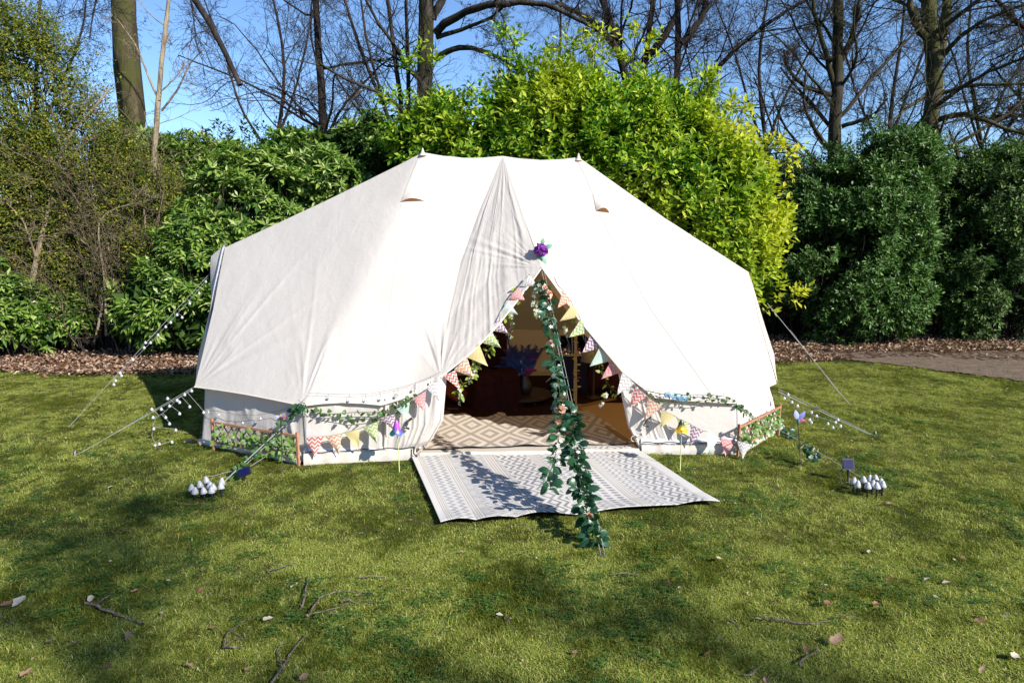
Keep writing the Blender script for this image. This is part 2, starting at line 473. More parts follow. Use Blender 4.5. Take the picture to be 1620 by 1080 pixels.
def shrub(label, name, lobes, n, kind, mat, seed, group='shrubs along the back of the lawn', cat='shrub', inner=.45, nparts=0, stems=None, wood=None, lf=1.0, fil=9000, shade_mat=None, holes=0):
    r = np.random.default_rng(seed)
    p, dn = lobe_points(lobes, n, r, inner, holes=holes)
    N = len(p); up = np.array([0, 0, 1.])
    if kind == 'whorl':    k, L0, W0, ang, alen, upb = 8, .125, .04, 68, .03, .7
    elif kind == 'laurel': k, L0, W0, ang, alen, upb = 9, .10, .050, 52, .2, .75
    elif kind == 'hedge':  k, L0, W0, ang, alen, upb = 8, .075, .03, 55, .09, .6
    elif kind == 'privet': k, L0, W0, ang, alen, upb = 7, .045, .022, 60, .2, .4
    L0 *= lf; W0 *= lf
    ax = unit(dn + up * upb + r.normal(size=(N, 3)) * .35)
    b = np.repeat(np.arange(N), k); t = np.tile(np.linspace(.15, 1, k), N)
    M = len(b); a = np.tile(np.arange(k) * 2.4, N) + np.repeat(r.uniform(0, 6.28, N), k) + r.normal(size=M) * .25
    x1 = unit(np.cross(ax, up + .01)); y1 = np.cross(ax, x1)
    th = np.radians(ang) * (1.1 - .35 * t) * r.uniform(.75, 1.25, M)
    rd = x1[b] * np.cos(a)[:, None] + y1[b] * np.sin(a)[:, None]
    d = unit(ax[b] * np.cos(th)[:, None] + rd * np.sin(th)[:, None] - up * .12)
    pos = p[b] + ax[b] * (alen * lf * t * r.uniform(.8, 1.2, M))[:, None] + rd * .008
    nrm = unit(ax[b] * .8 + up * .5 + r.normal(size=(M, 3)) * .3)
    sz = r.uniform(.7, 1.2, M) * (1.1 - .3 * t)
    V, F = leaf_cloud(pos, d, nrm, L0 * sz, W0 * sz * r.uniform(.85, 1.15, M))
    c = Vector((float(np.mean([q[0] for q in lobes])), float(np.mean([q[1] for q in lobes])), 0))
    t_ = thing(name, label, cat, c, group)
    np_ = min(nparts, N)
    if np_:
        # the sprays that stand nearest the viewer become leaves of their own
        lim = np.quantile(pos[:, 1], .35); cand = np.where(pos[:, 1] < lim)[0]
        pick = r.choice(cand, np_, replace=False)
        mask = np.ones(M, bool); mask[pick] = False
        k5 = np.arange(M)[mask][:, None] * 5
        F2 = np.concatenate([k5 + np.array(q) for q in ((0, 1, 4), (1, 2, 4), (2, 3, 4), (3, 0, 4))])
        Vall = V.reshape(-1, 5, 3)
        lm = []
        for ss in range(4):
            lv, lff = leaf_cloud(np.zeros((1, 3)), np.array([[1., 0, 0]]), np.array([[0, 0, 1.]]), np.array([L0]), np.array([W0 * (.9 + .08 * ss)]))
            q = mk_mesh('leaf', lv, [lff]); q.materials.append(mat); lm.append(q)
        for jn, ii in enumerate(pick):
            dv = Vector(d[ii]); nv = Vector(nrm[ii]); sv = dv.cross(nv).normalized(); nn = sv.cross(dv)
            o = obj('leaf', lm[jn % 4], None, t_)
            from mathutils import Matrix
            Mx = Matrix(((dv.x, -sv.x, nn.x), (dv.y, -sv.y, nn.y), (dv.z, -sv.z, nn.z)))
            o.matrix_local = Matrix.LocRotScale(Vector(pos[ii]) - c, Mx.to_quaternion(), Vector((float(sz[ii]),) * 3))
        V = Vall[mask].reshape(-1, 3)
        k5 = np.arange(mask.sum())[:, None] * 5
        F = np.concatenate([k5 + np.array(q) for q in ((0, 1, 4), (1, 2, 4), (2, 3, 4), (3, 0, 4))])
    mb = MB().add(V, [F])
    # sparse larger foliage deep inside that closes the plant, mostly coloured darker to paint in shade
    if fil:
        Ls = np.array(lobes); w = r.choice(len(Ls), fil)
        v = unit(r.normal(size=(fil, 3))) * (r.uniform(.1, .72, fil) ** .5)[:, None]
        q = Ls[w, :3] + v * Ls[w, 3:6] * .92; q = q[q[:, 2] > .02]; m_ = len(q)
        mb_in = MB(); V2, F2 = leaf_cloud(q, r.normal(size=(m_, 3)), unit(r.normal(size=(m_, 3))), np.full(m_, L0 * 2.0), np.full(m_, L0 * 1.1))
        mb_in.add(V2, [F2]); o = mb_in.build('inner_foliage', shade_mat or mat, t_, kind='stuff'); o.location = -c
    o = mb.build('foliage', mat, t_, kind='stuff'); o.location = -c
    # stems
    sm = MB(); ns = min(N, 260)
    base = np.array([[c.x, c.y, 0]]) + r.normal(size=(ns, 3)) * np.array([.35, .2, 0]) * (1 + len(lobes) * .15)
    tgt = p[r.choice(N, ns)]
    base[:, 0] = base[:, 0] * .4 + tgt[:, 0] * .6; base[:, 2] = 0; base[:, 1] = np.maximum(base[:, 1], tgt[:, 1] * .7 + c.y * .3)
    tt = np.linspace(0, 1, 7)[None, :, None]
    P = base[:, None] * (1 - tt) + tgt[:, None] * tt
    P[:, :, 2] = tgt[:, None, 2] * (tt[..., 0] ** .8); P[:, 1:-1] += r.normal(size=(ns, 5, 3)) * .05
    V3, F3 = tubes(P, np.linspace(.018, .005, 7)[None] * r.uniform(.5, 1.1, (ns, 1)), 4)
    sm.add(V3, [F3]); o = sm.build('stems', wood or M_BARK_D, t_, True); o.location = -c
    return t_
def lobe(px, py, rx, rz, Y, ry):
    c = at(px, py, Y); s = Y / FPX
    return (c.x, c.y, c.z, rx * s, ry, rz * s)

M_BARK_D = bark('bark_dark', (.012, .009, .008), (.05, .04, .034))
M_BARK_G = bark('bark_grey', (.014, .011, .009), (.075, .06, .045), (.03, .03, .012))
M_BARK_M = bark('bark_mossy', (.022, .018, .010), (.10, .08, .045), (.055, .055, .018), 5)
M_BARK_P = bark('bark_pale', (.12, .09, .055), (.33, .27, .18), None, 9)
# ================================================================== TREES
def Pz(px, py, Y): return np.array(tuple(at(px, py, Y)))
def trunk_pts(pix, Y, h=None):
    "pixel polyline listed from bottom to top, continued to the ground; h extends it upward"
    pts = [Pz(*q, Y) if len(q) == 2 else Pz(*q) for q in pix]
    b = pts[0].copy(); dz = b[2]; d = (pts[1] - pts[0]); b = b - d / max(d[2], .2) * dz * .4; b[2] = -.1
    return [b] + pts
LV = [(9, .3, 1, 50, .42, .42, 9, .13, .05, 6), (9, .12, 1, 45, .5, .5, 8, .16, .04, 4), (7, .1, 1, 42, .5, .6, 6, .2, .03, 3), (4, .1, 1, 40, .55, .7, 4, .2, .02, 3)]
def lv(n0, t0=.3, a=50, lf=.42, lift=.05, n1=8, n2=6, n3=3, rf=.42, wd=.13):
    n2 -= 1; rf *= .8
    return [(n0, t0, 1, a, lf, rf, 10, wd, lift, 6), (n1, .12, 1, 45, .5, .5, 8, .16, lift, 4), (n2, .1, 1, 42, .5, .6, 6, .2, .02, 3), (n3, .1, 1, 40, .55, .7, 4, .2, .01, 3)]
tree('thick mossy trunk rising out of the twiggy bush at the left', [(trunk_pts([(212, 400), (203, 150), (196, 0), (190, -160), (200, -420)], 17), .38, .17)],
     lv(7, .75, 70, .3, .03, 7, 5, 3, .3), 1001, M_BARK_M)
tree('knobbly limb hanging down against the sky beside the mossy trunk',
     [([Pz(190, -420, 16.6), Pz(215, -220, 15), Pz(262, -70, 14.6), Pz(303, 0, 14.5), Pz(335, 38, 14.2), Pz(358, 75, 14), Pz(372, 108, 14), Pz(380, 137, 14)], .12, .045),
      ([Pz(215, -220, 15), Pz(170, -80, 15), Pz(150, 10, 15), Pz(142, 60, 15)], .04, .012)],
     lv(8, .35, 55, .3, -.03, 6, 5, 2, .35), 2, M_BARK_D, name='hanging_limb', cat='tree limb', group='bare trees behind the shrubs')
tree('slim straight dark tree left of the tent ridge', [(trunk_pts([(514, 300), (510, 190), (505, 100), (499, 0), (496, -200)], 18), .13, .06)],
     lv(22, .3, 62, .36, .0, 8, 5, 3, .45), 3, M_BARK_D)
tree('cluster of thin leaning stems beside the big dark trunk',
     [(trunk_pts([(640, 230), (633, 150), (622, 60), (600, -80)], 17.5), .09, .04), (trunk_pts([(636, 240), (600, 150), (560, 60), (530, -60)], 17.2), .075, .03),
      (trunk_pts([(644, 240), (648, 120), (640, 0), (646, -150)], 17.8), .08, .03), (trunk_pts([(630, 250), (612, 170), (585, 100), (570, 0), (560, -90)], 17), .06, .02),
      (trunk_pts([(632, 250), (575, 190), (535, 130), (500, 60)], 17), .045, .015)],
     lv(11, .3, 45, .3, .04, 6, 5, 2, .4), 4, M_BARK_D)
tree('big dark trunk with arching side limbs behind the tent ridge',
     [(trunk_pts([(676, 300), (676, 200), (674, 100), (672, 0), (676, -200), (690, -450)], 17), .25, .12),
      ([Pz(690, 52, 17), Pz(705, 35, 16.8), Pz(730, 18, 16.5), Pz(780, 8, 16), Pz(850, 2, 15.7), Pz(905, 22, 15.4), Pz(950, 50, 15.2)], .1, .03),
      ([Pz(688, 95, 17), Pz(712, 78, 16.8), Pz(745, 74, 16.6), Pz(785, 88, 16.4), Pz(820, 112, 16.2)], .075, .025),
      ([Pz(690, 60, 17), Pz(735, 45, 16.9), Pz(775, 30, 16.5), Pz(800, 8, 16)], .055, .02),
      ([Pz(684, 30, 17), Pz(705, -10, 17), Pz(740, -60, 17)], .1, .05)],
     lv(9, .25, 50, .32, .0, 7, 5, 3, .36), 5, M_BARK_G)
tree('crooked oak limbs showing above the bright laurel top',
     [(trunk_pts([(1010, 240), (995, 120), (975, 60), (950, 0), (930, -100)], 18), .15, .07), (trunk_pts([(1012, 240), (1018, 130), (1020, 60), (1035, 0), (1050, -120)], 18.5), .12, .05),
      ([Pz(985, 90, 18), Pz(955, 50, 17.5), Pz(920, 22, 17), Pz(880, 5, 16.6)], .1, .04), ([Pz(1016, 100, 18.3), Pz(1050, 60, 18), Pz(1075, 20, 18), Pz(1085, -60, 18)], .1, .05)],
     lv(13, .25, 55, .34, .0, 8, 5, 3, .42, .17), 6, M_BARK_D)
tree('leaning tree with fanned branches right of the laurel top',
     [(trunk_pts([(1060, 240), (1072, 130), (1078, 70), (1068, -40)], 17.5), .15, .06), (trunk_pts([(1070, 240), (1112, 130), (1160, 72), (1215, 35), (1290, -8)], 17), .11, .03),
      ([Pz(1080, 70, 17), Pz(1110, 30, 17), Pz(1130, -40, 17)], .1, .04)],
     lv(12, .3, 40, .36, .03, 8, 5, 3, .42), 7, M_BARK_D)
tree('straight grey trunk with rising branches right of the laurel',
     [(trunk_pts([(1318, 300), (1320, 200), (1326, 130), (1326, 60), (1322, -40), (1330, -220)], 16), .19, .07),
      ([Pz(1322, 150, 16), Pz(1308, 90, 15.9), Pz(1290, 30, 15.8), Pz(1278, -40, 15.7)], .07, .03), ([Pz(1328, 100, 16), Pz(1345, 70, 15.9), Pz(1358, 20, 15.8), Pz(1366, -50, 15.7)], .07, .03),
      ([Pz(1316, 150, 16), Pz(1275, 140, 15.6), Pz(1245, 110, 15.3), Pz(1240, 80, 15)], .06, .02), ([Pz(1312, 235, 16), Pz(1285, 200, 15.7), Pz(1270, 160, 15.5), Pz(1275, 110, 15.4)], .05, .02),
      ([Pz(1332, 200, 16), Pz(1380, 185, 15.7), Pz(1405, 155, 15.5)], .055, .02)],
     lv(13, .25, 52, .3, .02, 8, 5, 3, .4), 8, M_BARK_G)
tree('heavy mossy trunk forking above the dark hedge',
     [(trunk_pts([(1466, 320), (1475, 190), (1480, 120), (1476, 50), (1466, 0), (1462, -200)], 17), .25, .13),
      ([Pz(1482, 100, 17), Pz(1492, 40, 17), Pz(1502, -20, 17)], .13, .09), ([Pz(1474, 66, 17), Pz(1450, 45, 16.7), Pz(1440, 10, 16.5), Pz(1435, -50, 16.4)], .10, .05),
      ([Pz(1490, 90, 17), Pz(1515, 60, 16.6), Pz(1560, 30, 16.2), Pz(1620, 8, 15.8)], .06, .025), ([Pz(1484, 150, 17), Pz(1530, 135, 16.6), Pz(1580, 134, 16.2), Pz(1640, 132, 15.8)], .055, .025),
      ([Pz(1482, 190, 17), Pz(1525, 178, 16.4), Pz(1570, 195, 16), Pz(1625, 215, 15.6)], .07, .03), ([Pz(1466, 150, 17), Pz(1430, 175, 16.6), Pz(1400, 200, 16.3)], .05, .02)],
     lv(12, .25, 50, .34, .0, 8, 5, 3, .4, .17), 9, M_BARK_M)
tree('dark tree whose twigs fill the top right corner', [(trunk_pts([(1690, 330), (1680, 150), (1665, 0), (1660, -200)], 18), .25, .12), ([Pz(1680, 120, 18), Pz(1640, 60, 17.5), Pz(1590, 20, 17), Pz(1550, -40, 17)], .1, .04),
      ([Pz(1680, 200, 18), Pz(1630, 180, 17.5), Pz(1580, 185, 17)], .08, .03)], lv(15, .2, 55, .32, .0, 9, 6, 3, .4), 10, M_BARK_D)
for k, (px, Y, lab, nn) in enumerate([(60, 21, 'slender tree behind the twiggy bush, farthest to the left', 16), (418, 25, 'far thin tree left of the slim straight one', 16), (880, 26, 'far thin tree between the arching limbs and the crooked oak', 16), (1225, 24, 'far thin tree left of the straight grey trunk', 18), (1400, 24, 'far tree between the two trunks above the hedge', 24), (1570, 25, 'far tree right of the heavy mossy trunk', 24)]):
    w = random.uniform(-40, 40); w2 = random.uniform(-30, 30)
    tree(lab, [(trunk_pts([(px, 340), (px + w * .5, 230), (px + w, 150), (px + w + w2, 60), (px + w2 * 2, -60)], Y), .10, .03), ([Pz(px + w * .5, 230, Y), Pz(px + w * .5 + 30, 150, Y), Pz(px + 70, 60, Y), Pz(px + 80, -40, Y)], .05, .02), ([Pz(px + w * .4, 250, Y), Pz(px - 40, 170, Y), Pz(px - 60, 90, Y), Pz(px - 95, 0, Y)], .05, .02)], lv(nn, .2, 48, .32, .02, 8, 5, 3, .4), 30 + k, M_BARK_D)
# pale saplings in the twiggy bush
tree('pale slender sapling stem leaning up past the mossy trunk',
     [([Pz(238, 330, 12), Pz(243, 250, 12), Pz(250, 180, 12.1), Pz(254, 120, 12.2), Pz(262, 50, 12.3), Pz(268, -10, 12.4), Pz(272, -90, 12.5)], .055, .025), ([Pz(238, 560, 11.8), Pz(233, 420, 11.9), Pz(238, 330, 12)], .05, .055),
      ([Pz(252, 160, 12.1), Pz(238, 130, 12.3), Pz(215, 70, 12.6), Pz(185, 30, 12.8)], .02, .008), ([Pz(256, 175, 12.1), Pz(280, 145, 12), Pz(300, 100, 11.9), Pz(320, 80, 11.8)], .02, .007)],
     lv(6, .3, 45, .25, .05, 5, 4, 2, .35), 50, M_BARK_P, 'pale saplings in the left bush', 'sapling', cat='sapling', rmin=.003)
tree('pale crooked sapling at the left edge of the litter',
     [([Pz(53, 545, 11.3), Pz(47, 460, 11.3), Pz(56, 400, 11.3), Pz(75, 350, 11.4), Pz(84, 300, 11.5), Pz(104, 215, 11.7), Pz(140, 180, 11.9), Pz(175, 140, 12)], .055, .015),
      ([Pz(56, 405, 11.3), Pz(38, 350, 11.2), Pz(10, 320, 11)], .02, .006), ([Pz(88, 290, 11.5), Pz(120, 240, 11.5), Pz(150, 215, 11.4)], .018, .006)],
     lv(7, .3, 45, .22, .05, 5, 4, 2, .35), 51, M_BARK_P, 'pale saplings in the left bush', 'sapling', cat='sapling', rmin=.003)
tree('thin pale sapling with arching stems between the two others',
     [([Pz(150, 540, 11.4), Pz(165, 470, 11.3), Pz(170, 420, 11.3), Pz(150, 395, 11.3), Pz(128, 380, 11.3)], .022, .01), ([Pz(168, 530, 11.4), Pz(166, 450, 11.2), Pz(158, 390, 11.2), Pz(150, 345, 11.2), Pz(170, 330, 11.2), Pz(225, 320, 11.2)], .02, .008),
      ([Pz(240, 545, 11.6), Pz(243, 470, 11.5), Pz(232, 410, 11.5), Pz(228, 330, 11.5)], .03, .015), ([Pz(205, 555, 11.6), Pz(212, 470, 11.5), Pz(195, 400, 11.5)], .02, .01)],
     lv(6, .3, 45, .25, .05, 5, 4, 1, .4), 52, M_BARK_P, 'pale saplings in the left bush', 'sapling', cat='sapling', rmin=.003)

V3 = lambda *q: np.array(q, float)
tree('unseen bare tree added far behind the viewpoint to softly shade the near lawn',
     [([V3(17.7, -16, -.1), V3(17.6, -16, 5), V3(17.4, -15.8, 10), V3(17.2, -15.6, 15)], .3, .12)] +
     [([V3(17.5, -15.9, 9 + k_ * .5), V3(17.2 + 1.8 * math.cos(a_), -15.7 + 1.8 * math.sin(a_), 11.5 + k_ * .5), V3(17.2 + 4 * math.cos(a_), -15.5 + 3.6 * math.sin(a_), 14 + (k_ % 3))], .12, .04) for k_, a_ in enumerate((.2, 1.1, 2.0, 2.9, 3.9, 4.8, 5.6))],
     lv(13, .2, 55, .42, .02, 9, 5, 3, .5), 60, M_BARK_D, 'added shade tree behind the viewpoint', rmin=.024)  # unseen tree added, its crown shaped to darken the near lawn
# ================================================================== SHRUBS
L_LAUREL = leafmat('leaf_laurel', [(0, (.03, .10, .01)), (.4, (.10, .22, .015)), (.75, (.24, .35, .022)), (1, (.48, .52, .08))], .55, .15, .3, ((.5, .47, .035), .5, .44, 2.6, -3.0, 4.5))
L_RHODO = leafmat('leaf_rhododendron', [(0, (.03, .075, .012)), (.35, (.075, .155, .02)), (.8, (.2, .28, .045)), (1, (.38, .44, .18))], .5, .22, .25)
L_HEDGE = leafmat('leaf_hedge', [(0, (.014, .04, .006)), (.45, (.05, .11, .012)), (.85, (.10, .19, .055)), (1, (.26, .36, .14))], .5, .22, .15)
L_HEDGE2 = leafmat('leaf_holly', [(0, (.014, .038, .007)), (.5, (.04, .09, .014)), (.85, (.10, .165, .035)), (1, (.28, .34, .16))], .5, .22, .15)
L_PRIVET = leafmat('leaf_privet', [(0, (.035, .075, .01)), (.5, (.11, .13, .018)), (.85, (.2, .19, .03)), (1, (.34, .31, .05))], .6, .1, .3)
L_DARK = leafmat('leaf_backing', [(0, (.012, .03, .008)), (.6, (.022, .05, .01)), (1, (.04, .075, .015))], .6, .1, .1)  # also darkens inner foliage, painting shade into the shrub gaps

shrub('big bright yellow-green laurel spilling up behind the tent', 'laurel_bush',
      [lobe(780, 268, 110, 98, 11.8, 1.0), lobe(890, 255, 110, 125, 11.6, 1.1), lobe(1000, 280, 128, 130, 11.5, 1.1), lobe(1095, 335, 95, 125, 11.2, 1.0), lobe(1150, 420, 58, 85, 10.9, .7),
       lobe(700, 225, 50, 52, 12, .6), lobe(1045, 240, 70, 72, 11.8, .7), lobe(880, 185, 50, 50, 11.9, .5), lobe(1180, 355, 42, 70, 11.3, .7), lobe(800, 195, 40, 45, 12, .4), lobe(1180, 455, 38, 40, 10.9, .4), lobe(950, 190, 48, 55, 11.9, .5), lobe(655, 230, 30, 28, 11.9, .4), lobe(1030, 185, 38, 40, 11.8, .4), lobe(1140, 260, 40, 40, 11.5, .5)],
      4300, 'laurel', L_LAUREL, 101, nparts=290, fil=4500, lf=1.45, shade_mat=L_DARK, holes=.34)
# loose shoots of the laurel standing up against the sky
shrub('upright pale laurel shoots standing above the big laurel', 'laurel_shoots',
      [lobe(795, 90, 12, 42, 11.7, .12), lobe(890, 100, 11, 32, 11.8, .1), lobe(665, 115, 14, 40, 11.9, .12), lobe(945, 85, 14, 36, 11.7, .12), lobe(1010, 90, 14, 34, 11.8, .14), lobe(1105, 150, 14, 40, 11.5, .12), lobe(1160, 205, 22, 34, 11.3, .16), lobe(1222, 250, 24, 18, 11.3, .14), lobe(1225, 465, 30, 11, 10.8, .12), lobe(620, 175, 22, 12, 11.9, .12), lobe(812, 85, 10, 30, 11.7, .1)],
      190, 'laurel', L_LAUREL, 102, fil=0, inner=.9, lf=1.3, cat='shrub')
shrub('rhododendron with long glossy leaves just left of the tent', 'rhododendron',
      [lobe(400, 345, 110, 100, 12.2, 1.0), lobe(500, 300, 110, 80, 12.8, 1.0), lobe(330, 410, 90, 90, 11.7, .8), lobe(260, 480, 70, 75, 11.4, .7), lobe(480, 248, 50, 34, 12.8, .5), lobe(580, 250, 60, 60, 13, .7), lobe(350, 500, 70, 60, 11.5, .6)],
      3300, 'whorl', L_RHODO, 103, nparts=200, fil=5000, lf=1.35, shade_mat=L_DARK, holes=.42)
shrub('low rhododendron clump at the left border of the litter', 'rhododendron', [lobe(10, 490, 60, 60, 11.3, .6), lobe(-40, 420, 70, 90, 11.6, .8), lobe(70, 500, 35, 45, 11.5, .4)], 600, 'whorl', L_RHODO, 104, nparts=60, fil=800, lf=1.35)
shrub('small rhododendron seedlings under the twiggy bush', 'rhododendron', [lobe(120, 500, 38, 36, 11.7, .4), lobe(195, 445, 40, 40, 12, .4), lobe(85, 440, 30, 30, 12.1, .3)], 300, 'whorl', L_RHODO, 105, nparts=40, fil=200, lf=1.35)
shrub('rhododendron tops showing behind the twiggy bush', 'rhododendron', [lobe(300, 275, 80, 55, 14, .9), lobe(220, 262, 60, 60, 14.3, .9), lobe(360, 262, 40, 28, 14, .6)], 900, 'whorl', L_RHODO, 106, fil=1500, lf=1.35)
shrub('twiggy half-bare bush with tiny yellow-green leaves at the left', 'privet_bush',
      [lobe(60, 180, 110, 130, 12.4, 1.0), lobe(130, 300, 110, 120, 12.2, .9), lobe(30, 330, 100, 120, 12, .9), lobe(220, 340, 80, 90, 12.2, .8), lobe(120, 420, 120, 60, 12.1, .7), lobe(20, 80, 70, 60, 12.6, .8), lobe(260, 420, 60, 60, 11.9, .6)],
      11000, 'privet', L_PRIVET, 107, fil=2600, inner=.8, lf=1.35, shade_mat=L_DARK, holes=.3)
shrub('tall clipped-looking dark hedge bush with the rounded top', 'hedge_bush',
      [lobe(1345, 410, 112, 140, 13, 1.1), lobe(1412, 268, 66, 66, 13.2, .8), lobe(1275, 350, 60, 80, 13.2, .8), lobe(1320, 300, 60, 40, 13.4, .7), lobe(1380, 470, 78, 75, 12.7, .8), lobe(1300, 340, 60, 90, 13.3, .8), lobe(1425, 400, 36, 130, 12.8, .6)],
      6200, 'hedge', L_HEDGE, 108, nparts=120, shade_mat=L_DARK, fil=6000, lf=1.3, holes=.42)
shrub('dark holly-like bush closing the right side', 'hedge_bush',
      [lobe(1560, 390, 100, 140, 13.4, 1.1), lobe(1495, 350, 60, 110, 13.5, .8), lobe(1520, 290, 50, 45, 13.6, .7), lobe(1620, 420, 80, 120, 13.2, 1.0), lobe(1590, 280, 50, 45, 13.6, .7), lobe(1540, 470, 60, 70, 13.1, .7), lobe(1700, 350, 80, 140, 13.4, 1.1)],
      5800, 'hedge', L_HEDGE2, 109, nparts=100, shade_mat=L_DARK, fil=6000, lf=1.3, holes=.42)
shrub('shaded low growth between the laurel and the dark hedge', 'hedge_bush', [lobe(1245, 340, 50, 90, 14, .8), lobe(1235, 440, 60, 90, 14, .8)], 1300, 'hedge', L_HEDGE2, 110, fil=3000)
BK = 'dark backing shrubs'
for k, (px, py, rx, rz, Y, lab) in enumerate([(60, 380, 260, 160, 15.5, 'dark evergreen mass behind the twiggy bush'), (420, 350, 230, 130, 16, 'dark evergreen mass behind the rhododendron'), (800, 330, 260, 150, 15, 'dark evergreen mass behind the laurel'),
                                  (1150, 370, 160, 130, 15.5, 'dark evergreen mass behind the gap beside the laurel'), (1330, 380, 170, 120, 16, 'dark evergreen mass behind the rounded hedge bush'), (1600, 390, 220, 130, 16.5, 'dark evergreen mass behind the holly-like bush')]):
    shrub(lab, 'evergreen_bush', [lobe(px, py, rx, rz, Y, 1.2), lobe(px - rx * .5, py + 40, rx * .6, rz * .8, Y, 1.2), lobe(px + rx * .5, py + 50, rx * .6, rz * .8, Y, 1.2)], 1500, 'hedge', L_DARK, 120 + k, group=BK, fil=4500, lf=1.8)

# twigs through the left bush
r = np.random.default_rng(77)
tw = MB()
P0 = np.stack([r.uniform(-9.8, -5.9, 270), r.uniform(11.4, 12.9, 270), r.uniform(0, 2.2, 270)], -1)
d0 = unit(np.stack([r.normal(0, .35, 270), r.normal(-.1, .2, 270), r.uniform(.5, 1.2, 270)], -1))
P, R = grow(P0, d0, r.uniform(1.2, 2.6, 270), np.full(270, .012), 9, .13, -.01, r)
V, F = tubes(P, R, 4); tw.add(V, [F])
st, d, L, r0 = spawn(P, R, 9, .2, 1, 45, .4, .6, np.full(270, 1.8), r)
P, R = grow(st, d, L, np.maximum(r0, .004), 6, .2, -.02, r); V, F = tubes(P, R, 3); tw.add(V, [F])
st, d, L, r0 = spawn(P, R, 3, .2, 1, 45, .5, .7, L, r)
P, R = grow(st, d, L, np.maximum(r0, .003), 4, .2, -.02, r); V, F = tubes(P, R, 3); tw.add(V, [F])
tb = thing('bare_thicket', 'tangle of bare brown twigs threading the left bush', 'thicket', (-7.8, 12, 0), 'shrubs along the back of the lawn')
m = bark('bark_twig', (.05, .035, .022), (.24, .19, .12), None, 12)
o = tw.build('twigs', m, tb, True, kind='stuff'); o.location = -tb.location

# ================================================================== LEAF LITTER, LAWN
M_DRY = leafmat('leaf_dry', [(0, (.06, .03, .018)), (.3, (.16, .085, .05)), (.7, (.32, .2, .13)), (1, (.55, .42, .32))], .6, .3, .15, glow=1.2)
def dry_leaf(nv, r, L=.075, W=.04):
    d = unit(np.stack([r.normal(size=nv), r.normal(size=nv), r.uniform(-.25, .35, nv)], -1))
    nn = unit(np.stack([r.normal(0, .45, nv), r.normal(0, .45, nv), np.ones(nv)], -1))
    return d, nn
def litter(name, x, y, z, r, L, W, mat, **p):
    n = len(x); d, nn = dry_leaf(n, r)
    V, F = leaf_cloud(np.stack([x, y, z], -1), d, nn, L * r.uniform(.35, 1.3, n), W * r.uniform(.4, 1.4, n), .5, .35)
    return obj(name, mk_mesh(name, V, [F]), mat, None, **p)
r = np.random.default_rng(9)
x = r.uniform(-13, 13, 56000); y = 9.6 + r.uniform(0, 1, 56000) ** 1.1 * 4.0
eb = edge_back(x); k = (y > eb - np.abs(r.normal(0, .12, len(x)))) & ~(in_bare(x, y) & (r.uniform(size=len(x)) < .97)) & (np.abs(x) < y * .85 + .5)
x, y = x[k], y[k]
litter('leaf_litter', x, y, .02 + r.uniform(0, .07, len(x)), r, .07, .04, M_DRY, kind='stuff', label='thick drift of brown fallen leaves under the shrubs')
# scattered scraps on the lawn
n = 4200; x = r.uniform(-8.5, 8.5, n); y = r.uniform(1.9, 10.3, n) ; k = (np.abs(x) < y * .8 + .5) & ~((y > 5.9) & (y < 9.9) & (x > -3.6) & (x < 3.3)) & (r.uniform(size=n) < .25 + .75 * (y > 6))
M_SCRAP = leafmat('leaf_scrap', [(0, (.10, .06, .03)), (.5, (.26, .19, .11)), (1, (.45, .4, .3))], .7, .2, .1, glow=1.1)
litter('leaf_scraps', x[k], y[k], np.full(k.sum(), .022), r, .026, .013, M_SCRAP, kind='stuff', label='small pale leaf scraps strewn over the lawn')

x1, y1 = lawn_points(26000, -4.2, 4.2, 1.6, 4.4)
x2, y2 = lawn_points(62000, -10, 10, 4.4, 10.9)
P_GR = P = np.stack([np.concatenate([x1, x2]), np.concatenate([y1, y2]), np.zeros(len(x1) + len(x2))], -1)
P[:, 2] = (fbm(P[:, 0] * .5, P[:, 1] * .5, 3) - .5) * .02
# nothing grows under the tent and the outdoor rug
def inside_poly(x, y, poly):
    c = np.zeros(len(x), bool); n = len(poly)
    for a in range(n):
        x0, y0 = poly[a]; x1_, y1_ = poly[(a + 1) % n]
        m = ((y0 > y) != (y1_ > y)) & (x < (x1_ - x0) * (y - y0) / (y1_ - y0 + 1e-9) + x0)
        c ^= m
    return c
# ================================================================== TENT
CANVAS = canvas('canvas', (.57, .532, .482), (.9, .53, .17), .2)
CANVAS_W = canvas('canvas_wall', (.62, .58, .53), (.85, .46, .1), .16)  # same cloth as the roof, colour lightened to paint brighter sunlit walls
PVC = simple('groundsheet_vinyl', (.42, .38, .32), (.5, .46, .4), 6, .5, .4, .15)
SILVER = simple('grey_webbing', (.25, .25, .3), (.4, .4, .44), 30, .6)
ROPE = simple('guy_cord', (.2, .21, .2), (.3, .3, .28), 90, .7, .2)
BLACKP = simple('black_plastic', (.012, .012, .014), (.02, .02, .022), 30, .4, .5)
tent = thing('bell_tent', 'large cream canvas bell tent with two ridge poles and open doorway', 'tent', (0, 7.9, 0))
TL = Vector(tent.location)
def tpart(name, me, mat, **p):
    o = obj(name, me, mat, tent, **p); o.location = -TL; return o

